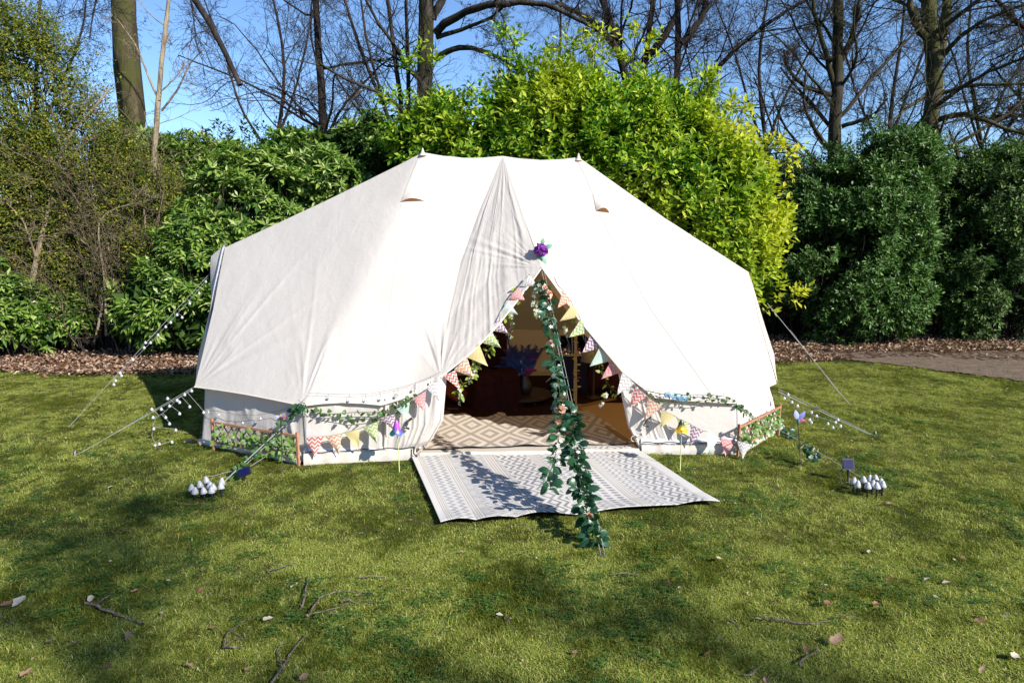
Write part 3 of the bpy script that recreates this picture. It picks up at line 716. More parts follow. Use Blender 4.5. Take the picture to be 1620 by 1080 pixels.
RL, RR, RM = Pz(669, 241, 8.0), Pz(915, 249, 8.2), Pz(795, 247, 8.1)
EL, ER = Pz(356, 392, 8.1), Pz(1184, 430, 8.3)
AP = Pz(857, 424, 6.72)                       # door apex, pulled forward by its guy line
FL = Pz(308, 612, 6.62)                       # eave corners
F1, F2 = Pz(478, 642, 5.98), Pz(606, 640, 6.0)
CR = Pz(697, 596, 6.12)                       # where the left door flap is gathered
R2, R1 = Pz(1036, 628, 6.22), Pz(1166, 637, 6.28)
FR = Pz(1229, 606, 6.95)
MR = Pz(985, 588, 6.28)
BL, BR = np.array([-3.55, 9.3, .62]), np.array([3.3, 9.4, .62])
B1, B2 = np.array([-1.9, 10.15, .58]), np.array([2.0, 10.2, .58])
BUP = np.array([0, -.06, .07])
SLL, SRR = np.array([-3.75, 8.0, .62]), np.array([3.2, 8.2, .62])

FD = np.array([0, -.8, .6])
def folds(P, c, freq, amp, r0, r1, seed, sharp=2.0, sect=None):
    "radiating creases from the point c"
    dx = P[..., 0] - c[0]; dz = (P[..., 2] - c[2]) * 1.25
    rr = np.hypot(dx, dz); an = np.arctan2(dz, dx)
    h = vn(an * freq, rr * .9, seed); h = 1 - np.abs(2 * h - 1); h = h ** sharp
    fall = np.clip(rr / r0, 0, 1) * np.exp(-np.maximum(rr - r0, 0) / r1)
    if sect is not None:
        m = (an - sect[0]) / sect[1]; fall = fall * np.exp(-m * m)
    return amp * h * fall
def disp_front(P):
    x, z = P[..., 0], P[..., 2]
    d = .035 * (fbm(x * .8 + 2, z * 1.1, 21) - .5)
    d += .006 * (fbm(x * 6, z * 4, 23) - .5)
    d += folds(P, CR, 9, .022, .25, .55, 24, 1.6, (math.radians(100), .75))
    d += folds(P, F1, 8, .018, .3, .7, 25, 2, (math.radians(80), .6))
    d += folds(P, FL, 9, .016, .35, .9, 26, 2, (math.radians(55), .5))
    d += folds(P, AP, 10, .016, .2, .6, 27, 2, (math.radians(160), .7))
    d += folds(P, R2, 7, .016, .3, .7, 28, 2, (math.radians(110), .6))
    d += folds(P, FR, 8, .02, .3, .6, 29, 2, (math.radians(115), .5))
    return d
def loft(rows, nu, nv, disp=None, dv=None, sag=0.0, vdisp=None):
    "rows: polylines, first (top) to last (bottom); smooth in between"
    Rr = np.stack([resample(q, nu) for q in rows], 0)
    t = np.linspace(0, len(rows) - 1, nv); i = np.minimum(t.astype(int), len(rows) - 2); f = (t - i)[:, None, None]
    P = Rr[i] * (1 - f) + Rr[i + 1] * f
    if disp is not None: P = P + disp(P)[..., None] * (FD if dv is None else dv)
    if vdisp is not None:
        u, v = np.meshgrid(np.linspace(0, 1, nu), np.linspace(0, 1, nv)); P = vdisp(P, u, v)
    a, b = np.meshgrid(np.arange(nv - 1), np.arange(nu - 1), indexing='ij')
    F = np.stack([a * nu + b, (a + 1) * nu + b, (a + 1) * nu + b + 1, a * nu + b + 1], -1).reshape(-1, 4)
    u, v = np.meshgrid(np.linspace(0, 1, nu), np.linspace(0, 1, nv))
    return P.reshape(-1, 3), F, np.stack([u, v], -1).reshape(-1, 2)
def mid(a, b, t=.5, off=(0, 0, 0)): return np.asarray(a) * (1 - t) + np.asarray(b) * t + np.array(off)
ridge = lambda a, b, s=.04: [a, mid(a, b, .25, (0, 0, -s * .7)), mid(a, b, .5, (0, 0, -s)), mid(a, b, .75, (0, 0, -s * .7)), b]
roof_pts, roof_faces, nro = [], [], 0
def roof(name, rows, nu, nv, disp=disp_front, dv=None, flip=False, vdisp=None, label=None):
    global nro
    V, F, uv = loft(rows, nu, nv, disp, dv, vdisp=vdisp)
    if flip: F = F[:, ::-1]
    roof_pts.append(V); roof_faces.append(F + nro); nro += len(V)
    p = {'label': label} if label else {}
    return tpart(name, mk_mesh(name, V, [F], True), CANVAS, **p)
# left shoulder of the front: from the end pole and ridge down to the left eave
hem = lambda a, b, n, s: [mid(a, b, t, (0, 0, s * math.sin(math.pi * t))) for t in np.linspace(0, 1, n)]
KL = mid(F1, RL, 1.0)
CL = [RM, Pz(758, 335, 7.60), Pz(729, 415, 7.14), Pz(709, 505, 6.68), CR]
def soft_roof(partsA, nus, nv, ker, label):
    "adjoining cloths sewn into one, the seam between them rounded off"
    global nro
    G = []
    for rows, nu in zip(partsA, nus):
        V, F, uv = loft(rows, nu, nv); G.append(V.reshape(nv, nu, 3))
    P = np.concatenate([G[0]] + [g_[:, 1:] for g_ in G[1:]], 1); n = P.shape[1]
    for _ in range(ker):
        Q = P.copy(); w = .5 * np.linspace(0, 1, nv)[:, None, None] ** .5
        Q[:, 1:-1] = P[:, 1:-1] * (1 - w) + w * (P[:, :-2] + P[:, 2:]) / 2; Q[-1] = P[-1]; Q[0] = P[0]; P = Q
    P = P + disp_front(P)[..., None] * FD
    a_, b_ = np.meshgrid(np.arange(nv - 1), np.arange(n - 1), indexing='ij')
    F = np.stack([a_ * n + b_, (a_ + 1) * n + b_, (a_ + 1) * n + b_ + 1, a_ * n + b_ + 1], -1).reshape(-1, 4)
    V = P.reshape(-1, 3); roof_pts.append(V); roof_faces.append(F + nro); nro += len(V)
    return tpart('roof_panel', mk_mesh('roof_panel', V, [F], True), CANVAS, label=label)
soft_roof([[[EL, mid(EL, RL, .5, (0, -.02, -.03)), RL], [mid(EL, FL, .5, (.03, -.02, .02)), mid(mid(EL, RL), mid(FL, F1), .5, (0, 0, .0)), mid(RL, F1, .5, (0, .03, -.03))], hem(FL, F1, 5, .012)],
           [ridge(RL, RM)] + [[mid(RL, F1, t_, (0, .03 * w_, -.03 * w_)), mid(mid(RL, RM), F2, t_, (0, .02 * w_, -.02 * w_)), CL[k_]] for k_, (t_, w_) in enumerate(((0, 0), (.25, .7), (.5, 1), (.75, .7))) if k_] + [hem(F1, F2, 5, .03) + [mid(F2, CR, .45, (0, 0, -.045)), CR]]],
          (120, 150), 150, 160, 'left front roof cloth with its folds')
# the pulled-out gore between ridge and door apex, in shade on its left face
def gore(P, u, v):
    n = np.array([-.55, -.75, .35])
    uu = u + .25 * (v - .5) + .06 * (fbm(v * 3, u * 2, 44) - .5)
    w = .008 * (1 - np.abs(2 * vn(uu * 8 + 3, v * 1.2, 41) - 1)) ** 2 + .005 * (1 - np.abs(2 * vn(uu * 19, v * 2.6, 45) - 1)) ** 2 + .006 * (fbm(u * 26, v * 12, 42) - .5)
    w = w + folds(P, AP, 12, .014, .12, .35, 46, 2) + .02 * np.exp(-((u - .93) / .035) ** 2) * np.sin(np.pi * np.clip((v - .15) / .7, 0, 1))
    w = w * np.clip(v * 4, 0, 1) * np.clip(u * 8, 0, 1) * np.clip((1 - u) * 8, 0, 1)
    return P + w[..., None] * n
roof('roof_panel', [[RM, RM + np.array([.004, 0, 0])], [CL[1], mid(RM, AP, .28, (.0, -.02, -.01))], [CL[2], mid(RM, AP, .53, (.0, -.03, -.01))], [CL[3], mid(CL[3], mid(RM, AP, .8), .5, (0, .03, 0)), mid(RM, AP, .8)],
      [CR, mid(CR, AP, .25, (.035, -.02, -.045)), mid(CR, AP, .5, (.045, -.02, -.05)), mid(CR, AP, .75, (.03, 0, -.03)), AP]], 110, 150, vdisp=gore)
# right front
soft_roof([[ridge(RM, RR), [mid(RM, AP, .5, (0, -.03, -.01)), mid(mid(RM, AP), mid(RR, R1), .5), mid(RR, R1, .5, (0, .02, -.02))],
      [AP, mid(AP, MR, .5, (-.015, 0, -.02)), MR, R2, hem(R2, R1, 3, -.01)[1], R1]],
     [[RR, mid(RR, ER, .5, (0, -.02, -.03)), ER], [mid(RR, R1, .5, (0, .02, -.02)), mid(mid(RR, ER), mid(R1, FR), .5), mid(ER, FR, .5, (-.02, -.02, -.02))], hem(R1, FR, 5, .0)]], (160, 110), 150, 160, 'right front roof cloth in full glare')
# ends and back
flat = lambda P: .03 * (fbm(P[..., 0] * 1.1 + P[..., 1], P[..., 2], 31) - .5)
EX = np.array([-.8, 0, .3])
roof('roof_panel', [[EL, EL + np.array([.002, .003, 0])], [mid(EL, FL, .5, (.03, -.02, .02)), mid(EL, SLL, .5)], [FL, SLL]], 40, 60, flat, EX, True)
roof('roof_panel', [[EL, EL + np.array([.002, .003, 0])], [mid(EL, SLL, .5), mid(EL, BL, .5)], [SLL, BL]], 40, 60, flat, EX, True)
EXR = np.array([.8, 0, .3])
roof('roof_panel', [[ER, ER + np.array([-.002, .003, 0])], [mid(ER, FR, .5, (-.02, -.02, -.02)), mid(ER, SRR, .5)], [FR, SRR]], 40, 60, flat, EXR)
roof('roof_panel', [[ER, ER + np.array([-.002, .003, 0])], [mid(ER, SRR, .5), mid(ER, BR, .5)], [SRR, BR]], 40, 60, flat, EXR)
BD = np.array([0, .8, .6])
roof('roof_panel', [[RL, mid(EL, RL, .5, (0, .0, -.05)), EL], [B1, mid(B1, BL), BL]], 60, 60, flat, BD)
roof('roof_panel', [[q + np.array([0, .0, -.012]) for q in (ridge(RM, RR)[::-1] + ridge(RL, RM)[::-1][1:])], [B2, mid(B1, B2), B1]], 60, 60, flat, BD)
roof('roof_panel', [[ER, mid(RR, ER, .5, (0, .0, -.05)), RR], [BR, mid(BR, B2), B2]], 60, 60, flat, BD)

# ---- walls
GF_ = {}
def g(px, py): 
    p = gnd(px, py); return np.array([p.x, p.y, 0.015])
WL, WF1, WD = g(320, 700), g(482, 733), g(662, 723)
WE, WG, WR = g(1013, 716), g(1166, 716), g(1233, 676)
def wall(name, top, bot, nu, nv, amp, freq, seed, n=(0, -1, 0), bulge=0.0, label=None, midrow=None):
    n = np.array(n, float)
    def vd(P, u, v):
        L = np.linalg.norm(np.asarray(bot[-1]) - np.asarray(bot[0]))
        h = vn(u * L * freq + 2.2 * (v - .5) * (vn(u * 5, v * 0, seed + 9) - .5), v * .8, seed); h = (1 - np.abs(2 * h - 1)) ** 1.5
        h2 = vn(u * L * freq * 2.6, v * 1.6, seed + 3)
        e = np.clip(np.minimum(u, 1 - u) * 30, 0, 1)
        return P + ((amp * h + amp * .3 * h2) * (1 - .45 * v) * e + bulge * np.sin(np.pi * np.clip(v, 0, 1)) * np.clip(np.minimum(u, 1 - u) * 3, 0, 1))[..., None] * n
    V, F, uv = loft([top, bot] if midrow is None else [top] + midrow + [bot], nu, nv, vdisp=vd)
    me = mk_mesh(name, V, [F], True)
    return tpart(name, me, CANVAS_W, **({'label': label} if label else {})), V, F
up = lambda p, z, dy=0.0, dx=0.0: np.array([p[0] + dx, p[1] + dy, z])
wv = []
def addw(*a, **k):
    o, V, F = wall(*a, **k); wv.append((V, F)); return o
FLi, F1i, F2i = mid(FL, SLL, 0) + np.array([.1, .09, .05]), F1 + np.array([0, .05, .04]), F2 + np.array([0, .05, .04])
addw('wall_panel', [FLi, mid(FLi, F1i), F1i], [WL, mid(WL, WF1), WF1], 120, 40, .03, 6, 51, (-.3, -.95, 0))
CRi = CR + np.array([.005, .05, .03])
addw('wall_panel', [F1i, mid(F1i, F2i), F2i], [WF1, mid(WF1, WD, .35), mid(WF1, WD, .68)], 90, 40, .022, 5, 52, (0, -1, 0))
# tied-back door wall, left: gathers up to the flap
addw('wall_panel', [F2i, mid(F2i, CRi, .5, (0, 0, .01)), CRi + np.array([.05, 0, 0])], [mid(WF1, WD, .68), mid(WF1, WD, .85), WD + np.array([-.02, 0, .03])], 110, 60, .03, 34, 53, (0, -1, 0), .0, 'tied-back doorway wall with gathered folds', [[mid(F2i, mid(WF1, WD, .68), .3), Pz(704, 628, 6.1)], [mid(F2i, mid(WF1, WD, .68), .6), Pz(701, 664, 6.1)], [mid(F2i, mid(WF1, WD, .68), .82), Pz(683, 696, 6.12)]])
MRi = MR + np.array([-.03, .05, -.03]); R2i = R2 + np.array([0, .05, .02]); R1i = R1 + np.array([0, .05, .03]); FRi = FR + np.array([-.1, .1, .06])
addw('wall_panel', [MRi, mid(MRi, R2i), R2i], [WE, mid(WE, WG, .25), mid(WE, WG, .4)], 110, 60, .02, 24, 54, (0, -1, 0), .0, 'tied-back doorway wall with gathered folds', [[Pz(984, 630, 6.3), mid(R2i, mid(WE, WG, .4), .35)], [Pz(993, 672, 6.33), mid(R2i, mid(WE, WG, .4), .7)]])
addw('wall_panel', [R2i, mid(R2i, R1i), R1i], [mid(WE, WG, .4), mid(WE, WG, .75), WG], 110, 50, .014, 4, 55)
addw('wall_panel', [R1i, mid(R1i, FRi), FRi], [WG, mid(WG, WR), WR], 90, 50, .014, 5, 56, (.4, -.9, 0))
BLg, B1g, B2g, BRg = up(BL, .01, -.1, .1), up(B1, .01, -.1), up(B2, .01, -.1), up(BR, .01, -.1, -.1)
SLg, SRg = up(SLL, .01, 0, .12), up(SRR, .01, 0, -.12)
for a, b, c, d_, nn in ((SLg, WL, SLL + np.array([.1, 0, .05]), FLi, (-1, 0, 0)), (BLg, SLg, BL, SLL + np.array([.1, 0, .05]), (-1, 0, 0)), (WR, SRg, FRi, SRR + np.array([-.1, 0, .05]), (1, 0, 0)), (SRg, BRg, SRR + np.array([-.1, 0, .05]), BR, (1, 0, 0)),
                    (B1g, BLg, B1 + BUP, BL + BUP, (0, 1, 0)), (BRg, B2g, BR + BUP, B2 + BUP, (0, 1, 0))):
    wall('wall_panel', [c, d_], [a, b], 50, 20, .02, 4, 57, nn)
# back wall with its mesh window
bw0, bw1, bt0, bt1 = B2g, B1g, B2 + BUP, B1 + BUP
wins = [(.33, .49)]
def seg(t): return mid(bw0, bw1, t), mid(bt0, bt1, t)
for a, b in ((0, .18), (.34, .52), (.74, 1.0)):
    (g0, t0_), (g1, t1_) = seg(a), seg(b)
    wall('wall_panel', [t0_, t1_], [g0, g1], 30, 16, .015, 4, 58, (0, 1, 0))
for a, b in ((.18, .34), (.52, .74)):
    (g0, t0_), (g1, t1_) = seg(a), seg(b)
    wall('wall_panel', [mid(g0, t0_, .42), mid(g1, t1_, .42)], [g0, g1], 30, 10, .01, 4, 58, (0, 1, 0))
    wall('wall_panel', [t0_, t1_], [mid(g0, t0_, .86), mid(g1, t1_, .86)], 30, 6, .008, 4, 58, (0, 1, 0))
# groundsheet turned up outside the wall, with a dark tube over it painting the gap's shadow
def strip(pts, z0, z1, off, name='groundsheet_edge', n=60, mat=None):
    P = resample(pts, n); T = unit(np.gradient(P, axis=0)); N = np.stack([T[:, 1], -T[:, 0], T[:, 2] * 0], -1)
    wob = .006 * np.sin(np.arange(n) * .6) + .008 * (vn(np.arange(n) * .4, np.zeros(n), 4) - .5)
    lo = P + N * (off + .025); hi = P + N * off + wob[:, None] * N
    lo[:, 2] = z0; hi[:, 2] = z1 + wob
    inn = P + N * (off - .02); inn[:, 2] = z1 - .005
    V = np.stack([lo, (lo + hi) / 2 + N * .012, hi, inn], 1).reshape(-1, 3)
    a, b = np.meshgrid(np.arange(n - 1), np.arange(3), indexing='ij')
    F = np.stack([a * 4 + b, (a + 1) * 4 + b, (a + 1) * 4 + b + 1, a * 4 + b + 1], -1).reshape(-1, 4)
    return tpart(name, mk_mesh(name, V, [F], True), mat or PVC)
strip([WL, WF1], 0, .05, .03)
SHADOWC = simple('dark_shadow_line', (.03, .03, .035), None, 40, .7); MUD = simple('pale_mud_flap', (.5, .52, .56), (.56, .57, .6), 12, .5, .4, .1)
for pts_ in ([WF1, mid(WF1, WD, .5), WD + np.array([-.02, -.02, 0])], [WE, WG]):
    strip(pts_, .10, .15, -.005, 'mud_flap', mat=MUD)
    q_ = resample(pts_, 40) + np.array([0, -.052, .104]); q_[:, 2] += .006 * np.sin(np.arange(40) * .7); tpart('shadow_line', MB().tube(q_, .005, 5).mesh('shadow_line', True), SHADOWC)  # dark tube painted in as the shadow line above the groundsheet strip
strip([WF1, mid(WF1, WD, .5), WD + np.array([-.02, -.02, 0])], 0, .105, .045)
strip([WD + np.array([.02, -.05, 0]), mid(WD, WE, .5, (0, -.05, 0)), WE + np.array([-.02, -.05, 0])], 0, .06, .0)
strip([WE, WG], 0, .09, .04)
strip([WG, WR], 0, .06, .03)
tf = MB(); fl = resample([BLg, SLg, WL, WF1, WD, WE, WG, WR, SRg, BRg, B2g, B1g], 12); fl = np.array([BLg, SLg, WL, WF1, WD, WE, WG, WR, SRg, BRg, B2g, B1g]); fl[:, 2] = .02
cen = fl.mean(0); V = np.concatenate([[cen], fl]); F = [(0, 1 + i, 1 + (i + 1) % 12) for i in range(12)]
tpart('groundsheet', mk_mesh('groundsheet', V, [F]), PVC)
# seams and trim
SEAM = simple('seam_tape', (.55, .5, .43), (.62, .57, .5), 30, .8, .2)
def seam(pts, r=.006, mat=None, name='seam', n=40, off=.0):
    P = resample(pts, n); P = P + disp_front(P)[:, None] * FD + FD * off
    return tpart(name, MB().tube(P, r, 5).mesh('seam', True), mat or SEAM)
#seam([RL, mid(RL, F1, .5, (0, .03, -.03)), F1], .004, off=.001)
#seam([RR, mid(RR, R1, .5, (0, .02, -.02)), R1], .004, off=.001)
seam(hem(FL, F1, 5, .012), .008); seam(hem(F1, F2, 5, .03), .009)
seam([CR, mid(CR, AP, .25, (.035, -.02, -.045)), mid(CR, AP, .5, (.045, -.02, -.05)), mid(CR, AP, .75, (.03, 0, -.03)), AP], .009)
seam([AP, mid(AP, MR, .5, (-.015, 0, -.02)), MR, R2], .009)
seam([R2, hem(R2, R1, 3, -.01)[1], R1], .009)
# doorway's inner flap, a narrow brown return along the right edge and under the hem
INNER = simple('canvas_return', (.5, .38, .24), (.56, .43, .28), 8, .8, .2, .2, transl=(.6, .38, .15), tf=.4)
P0 = resample([AP, mid(AP, MR, .5, (-.015, 0, -.02)), MR, R2], 40); P1 = P0 + np.array([-.03, .09, -.035]); P1[0] = P0[0]
tpart('door_return', mk_mesh('door_return', np.stack([P0, P1], 1).reshape(-1, 3), [[(2 * i, 2 * i + 1, 2 * i + 3, 2 * i + 2) for i in range(39)]], True), INNER)
# silver zip tape down the left end, pole caps, poles
ez = resample([EL + np.array([-.01, 0, .03]), EL + np.array([-.02, -.03, -.03]), mid(EL, FL, .35, (-.06, .1, .0)), mid(EL, FL, .8, (-.03, .15, .03))], 30)
tpart('zip_tape', MB().tube(ez, .012, 6).mesh('zip_tape', True), SILVER)
cw = MB(); cw.add(*loft([[EL + np.array([0, 0, .02]), EL + np.array([-.03, .02, .02])], [mid(EL, FL, .10, (-.03, .05, .0)), mid(EL, FL, .10, (-.22, .2, .03))], [mid(EL, FL, .25, (-.02, .05, .0)), mid(EL, FL, .25, (-.2, .25, .0))], [mid(EL, FL, .6, (-.02, .05, .0)), mid(EL, FL, .6, (-.06, .25, .0))]], 8, 20)[:1], [loft([[EL, EL], [EL, EL], [EL, EL], [EL, EL]], 8, 20)[1]])
tpart('end_door_flap', cw.mesh('end_door_flap', True), CANVAS)
POLE = simple('galvanised_pole', (.35, .35, .34), (.45, .45, .44), 20, .4, .5, .05, metal=.7)
for q, nm in ((RL, 1), (RR, 2)):
    b = MB().lathe([(.045, -.04), (.024, -.01), (.014, .015), (.008, .038), (.002, .046)], 14, q + np.array([0, -.02, .0]))
    tpart('pole_cap', b.mesh('pole_cap', True), CANVAS)
    tpart('ridge_pole', MB().tube([(q[0], q[1], .02), (q[0], q[1], q[2] - .02)], .019, 10).mesh('ridge_pole', True), POLE)
for q in (EL, ER):
    tpart('end_pole', MB().tube([(q[0] * .985, q[1], .02), (q[0] * .985, q[1], q[2] - .03)], .014, 8).mesh('end_pole', True), POLE)
tpart('end_pole_spike', MB().tube([EL + np.array([0, 0, -.05]), EL + np.array([-.005, 0, .07])], .009, 6).mesh('spike', True), POLE)
# the A-frame of the doorway
for fx in (-.55, .85):
    tpart('door_pole', MB().tube([AP + np.array([0, .05, -.03]), np.array([AP[0] + fx, 6.75, .02])], .012, 8).mesh('door_pole', True), POLE) if False else None

BV = BVHTree.FromPolygons([Vector(v) for v in np.concatenate(roof_pts).tolist()], [tuple(f) for f in np.concatenate(roof_faces).tolist()])
def on_roof(px, py, off=.01):
    d = ray(px, py).normalized(); h = BV.ray_cast(CAMV, d)
    if h[0] is None: return at(px, py, 6.6), Vector((0, -1, 0))
    n = h[1] if h[1].dot(d) < 0 else -h[1]
    return h[0] + n * off, n
wV = np.concatenate([v for v, f in wv]); wF = []; kk = 0
for v, f in wv: wF.append(f + kk); kk += len(v)
BW = BVHTree.FromPolygons([Vector(v) for v in wV.tolist()], [tuple(f) for f in np.concatenate(wF).tolist()])
def on_tent(px, py, off=.04, fallback=6.2):
    d = ray(px, py).normalized(); hs = [h for h in (BV.ray_cast(CAMV, d), BW.ray_cast(CAMV, d)) if h[0] is not None and h[0].y < 7.3]
    if not hs: return at(px, py, fallback - off)
    h = min(hs, key=lambda h: h[3]); return h[0] - d * off
THR = simple('seam_stitching', (.5, .46, .4), (.56, .52, .46), 60, .9, .1)
for pix in ([(668, 246), (650, 285), (636, 318)], [(634, 324), (628, 400), (618, 480), (600, 560), (588, 630)], [(915, 256), (935, 300), (944, 332)], [(948, 340), (985, 410), (1030, 490), (1080, 560), (1130, 630)], [(1012, 330), (1060, 400), (1110, 480), (1160, 580)]):
    q_ = [tuple(on_roof(*p_, .0015)[0]) for p_ in resample([(a_, b_, 0) for a_, b_ in pix], 36)[:, :2]]
    tpart('stitched_seam', MB().tube(q_, .0028, 5).mesh('stitched_seam', True), THR)
# roof vents: hooded slits
VB = simple('vent_glow_brown', (.5, .27, .13), (.45, .24, .12), 20, .8, .2, transl=(.6, .3, .12), tf=.4)  # brown painted in for daylight glowing through the canvas
for top, bl, br, arch in (((662, 252), (634, 320), (671, 318), .05), ((930, 262), (943, 334), (964, 337), .06)):
    T_, n0 = on_roof(*top, .004); a, n1_ = on_roof(*bl, .002); b, n2_ = on_roof(*br, .002)
    T_, a, b, nn = [np.array(tuple(q)) for q in (T_, a, b, n1_)]
    nu, nv = 16, 14; V = []
    for i_ in range(nv):
        v = i_ / (nv - 1)
        for j_ in range(nu):
            u = j_ / (nu - 1); p = T_ * (1 - v) + (a * (1 - u) + b * u) * v
            V.append(p + nn * (.004 + arch * math.sin(math.pi * u) * v ** 6) + np.array([0, 0, -.0]))
    a_, b_ = np.meshgrid(np.arange(nv - 1), np.arange(nu - 1), indexing='ij')
    F = np.stack([a_ * nu + b_, (a_ + 1) * nu + b_, (a_ + 1) * nu + b_ + 1, a_ * nu + b_ + 1], -1).reshape(-1, 4)
    h = tpart('vent_hood', mk_mesh('vent_hood', V, [F], True), CANVAS)
    us = np.linspace(0, 1, nu); lo = np.array([a * (1 - u) + b * u + nn * .005 for u in us]); hi = np.array(V[-nu:])
    F = [(i_, i_ + 1, nu + i_ + 1, nu + i_) for i_ in range(nu - 1)]
    tpart('vent_mesh', mk_mesh('vent_mesh', np.concatenate([lo, hi]), [F]), VB)
# toggles and buckle at the doorway foot
for px, py in ((661, 712), (1003, 693)):
    c = at(px, py, 6.12 if px < 800 else 6.3)
    b = MB().tube([c + Vector((.03 * math.cos(t), -.01, .03 * math.sin(t))) for t in np.linspace(0, 6.0, 14)], .005, 6)
    b.tube([c + Vector((.02, -.02, .03)), c + Vector((.07, -.03, .05))], .012, 6)
    tpart('tie_ring', b.mesh('tie_ring', True), PVC)
b = MB(); c = at(655, 716, 6.08); b.tube([c + Vector((0, 0, .05)), c + Vector((.0, -.02, 0)), c + Vector((.03, -.02, -.03))], .008, 6); tpart('buckle', b.mesh('buckle', True), BLACKP)
# ================================================================== RUGS AND INTERIOR
def colmat(name, rough=.85, bumpsc=400, spec=.15):
    t = NT(name); a = t.n('ShaderNodeAttribute', attribute_name='tint')
    nz = t.noise(bumpsc, 2, t.pos())
    return t.bsdf(t.mix(t.math('MULTIPLY', nz, .25), a.outputs['Color'], (.3, .27, .24)), rough, spec, t.bump(nz, .4, .003))
RUG = colmat('woven_rug')
def quadgrid(q, nu, nv, zf):
    "q: four ground corners in order u0v0, u1v0, u1v1, u0v1"
    u, v = np.meshgrid(np.linspace(0, 1, nu), np.linspace(0, 1, nv), indexing='ij'); U, Vv = u[..., None], v[..., None]
    q = [np.asarray(tuple(k))[:3] for k in q]
    P = q[0] * (1 - U) * (1 - Vv) + q[1] * U * (1 - Vv) + q[2] * U * Vv + q[3] * (1 - U) * Vv
    P[..., 2] = zf(u, v)
    i, j = np.meshgrid(np.arange(nu - 1), np.arange(nv - 1), indexing='ij')
    F = np.stack([i * nv + j, (i + 1) * nv + j, (i + 1) * nv + j + 1, i * nv + j + 1], -1).reshape(-1, 4)
    return P, F, u, v
tri = lambda x: np.abs((x % 1) - .5) * 2
def rugpat(u, v):
    "outdoor rug: long bands of zigzags, lozenges and fine stripes, running away from the viewer"
    base = np.array([.52, .50, .465]); ink = np.array([.13, .13, .145]); tan = np.array([.26, .22, .17])
    bands = [(0, .02, 'p'), (.02, .05, 's'), (.05, .12, 'z'), (.12, .155, 's'), (.155, .175, 'd'), (.175, .30, 'l'), (.30, .345, 's'), (.345, .36, 'd'), (.36, .49, 'Z'), (.49, .53, 's'), (.53, .60, 'z'),
             (.60, .62, 'd'), (.62, .70, 'x'), (.70, .745, 's'), (.745, .80, 'z'), (.80, .82, 'd'), (.82, .945, 'Z'), (.945, .96, 'd'), (.96, 1.01, 'p')]
    m = np.zeros(u.shape); k = np.zeros(u.shape)
    for a, b, c in bands:
        s = (u >= a) & (u < b); w = (u - a) / (b - a)
        if c == 's': f = ((w * 4) % 1 > .55) * .8; k[s] = 1
        elif c == 'd': f = (((v * 70) % 1) > .5) * .7
        elif c == 'z': f = (((tri(v * 22) * .6 + w * 2) % 1) > .6) * .7
        elif c == 'Z': f = (((tri(v * 11) * .9 + tri(w * 1.0) * 2.2) % 1) > .55) * .95
        elif c == 'l': f = (((np.abs(tri(v * 8) - .5) + np.abs(w - .5)) * 3.4 % 1) > .55) * .8
        elif c == 'x': f = ((tri(v * 14) - .5) ** 2 * 4 + ((w * 2 % 1) - .5) ** 2 * 4 < .45) * .9
        else: f = u * 0
        m = np.where(s, f, m)
    wear = .45 + .55 * fbm(u * 14, v * 14, 61)
    m = (m * (.3 + .7 * wear) * 1.05).clip(0, 1)[..., None]
    c = np.where(k[..., None] > 0, tan, ink)
    return base * (1 - m) + c * m
q = [gnd(*p) for p in ((650, 726), (1001, 710), (1137, 801), (697, 834))]
# u runs across (left to right), v runs towards the viewer
zf = lambda u, v: .032 + .010 * np.sin(v * 6 + u * 9) * u * (1 - u) * 4 + .022 * np.clip((v - .86) * 8, 0, 1) * np.abs(np.sin(u * 17 + 2 * np.sin(u * 5))) + .010 * np.clip((.04 - u) * 20, 0, 1) + .02 * np.clip((u - .9) * 8, 0, 1) * np.clip((.12 - v) * 8, 0, 1)
P, F, u, v = quadgrid(q, 520, 340, zf)
P[..., 1] += .012 * np.sin(u * 23) * np.clip((v - .9) * 10, 0, 1)
rug = obj('outdoor_rug', mk_mesh('outdoor_rug', P, [F], True, col=rugpat(u, v).reshape(-1, 3)), RUG)
sk = rug.modifiers.new('thick', 'SOLIDIFY'); sk.thickness = .006; sk.offset = -1
tag(rug, 'pale grey patterned outdoor rug lying on the grass before the tent doorway', 'rug')
def diamondpat(u, v):
    base = np.array([.5, .45, .39]); ink = np.array([.2, .155, .11])
    a = np.abs((u * 5 % 1) - .5) + np.abs((v * 2.2 % 1) - .5)
    f = ((a * 3.6) % 1 > .5) & (a * 3.6 > .3)
    m = (f * (.7 + .3 * fbm(u * 60, v * 60, 4)))[..., None] * .85
    return base * (1 - m) + ink * m
q = [gnd(*p) for p in ((706, 651), (930, 655), (1012, 706), (672, 716))]
zf = lambda u, v: .04 + .014 * np.maximum(0, np.sin(u * 24 + v * 3)) * np.clip((v - .8) * 5, 0, 1) + .008 * np.sin(u * 7 + v * 5) * u
P, F, u, v = quadgrid(q, 360, 240, zf)
r2 = obj('diamond_rug', mk_mesh('diamond_rug', P, [F], True, col=diamondpat(u, v).reshape(-1, 3)), RUG)
tag(r2, 'cream and brown diamond patterned mat just inside the tent doorway', 'rug')
JUTE = simple('jute', (.32, .2, .09), (.5, .36, .2), 160, .95, .1, .8, .006)
JUTE_D = simple('jute_border', (.2, .12, .045), (.3, .19, .08), 160, .95, .1, .8, .006)
c = at(900, 648, 7.0)
jt = thing('jute_rug', 'brown coir rug with darker border at the right inside the tent', 'rug', (1.3, 7.3, 0))
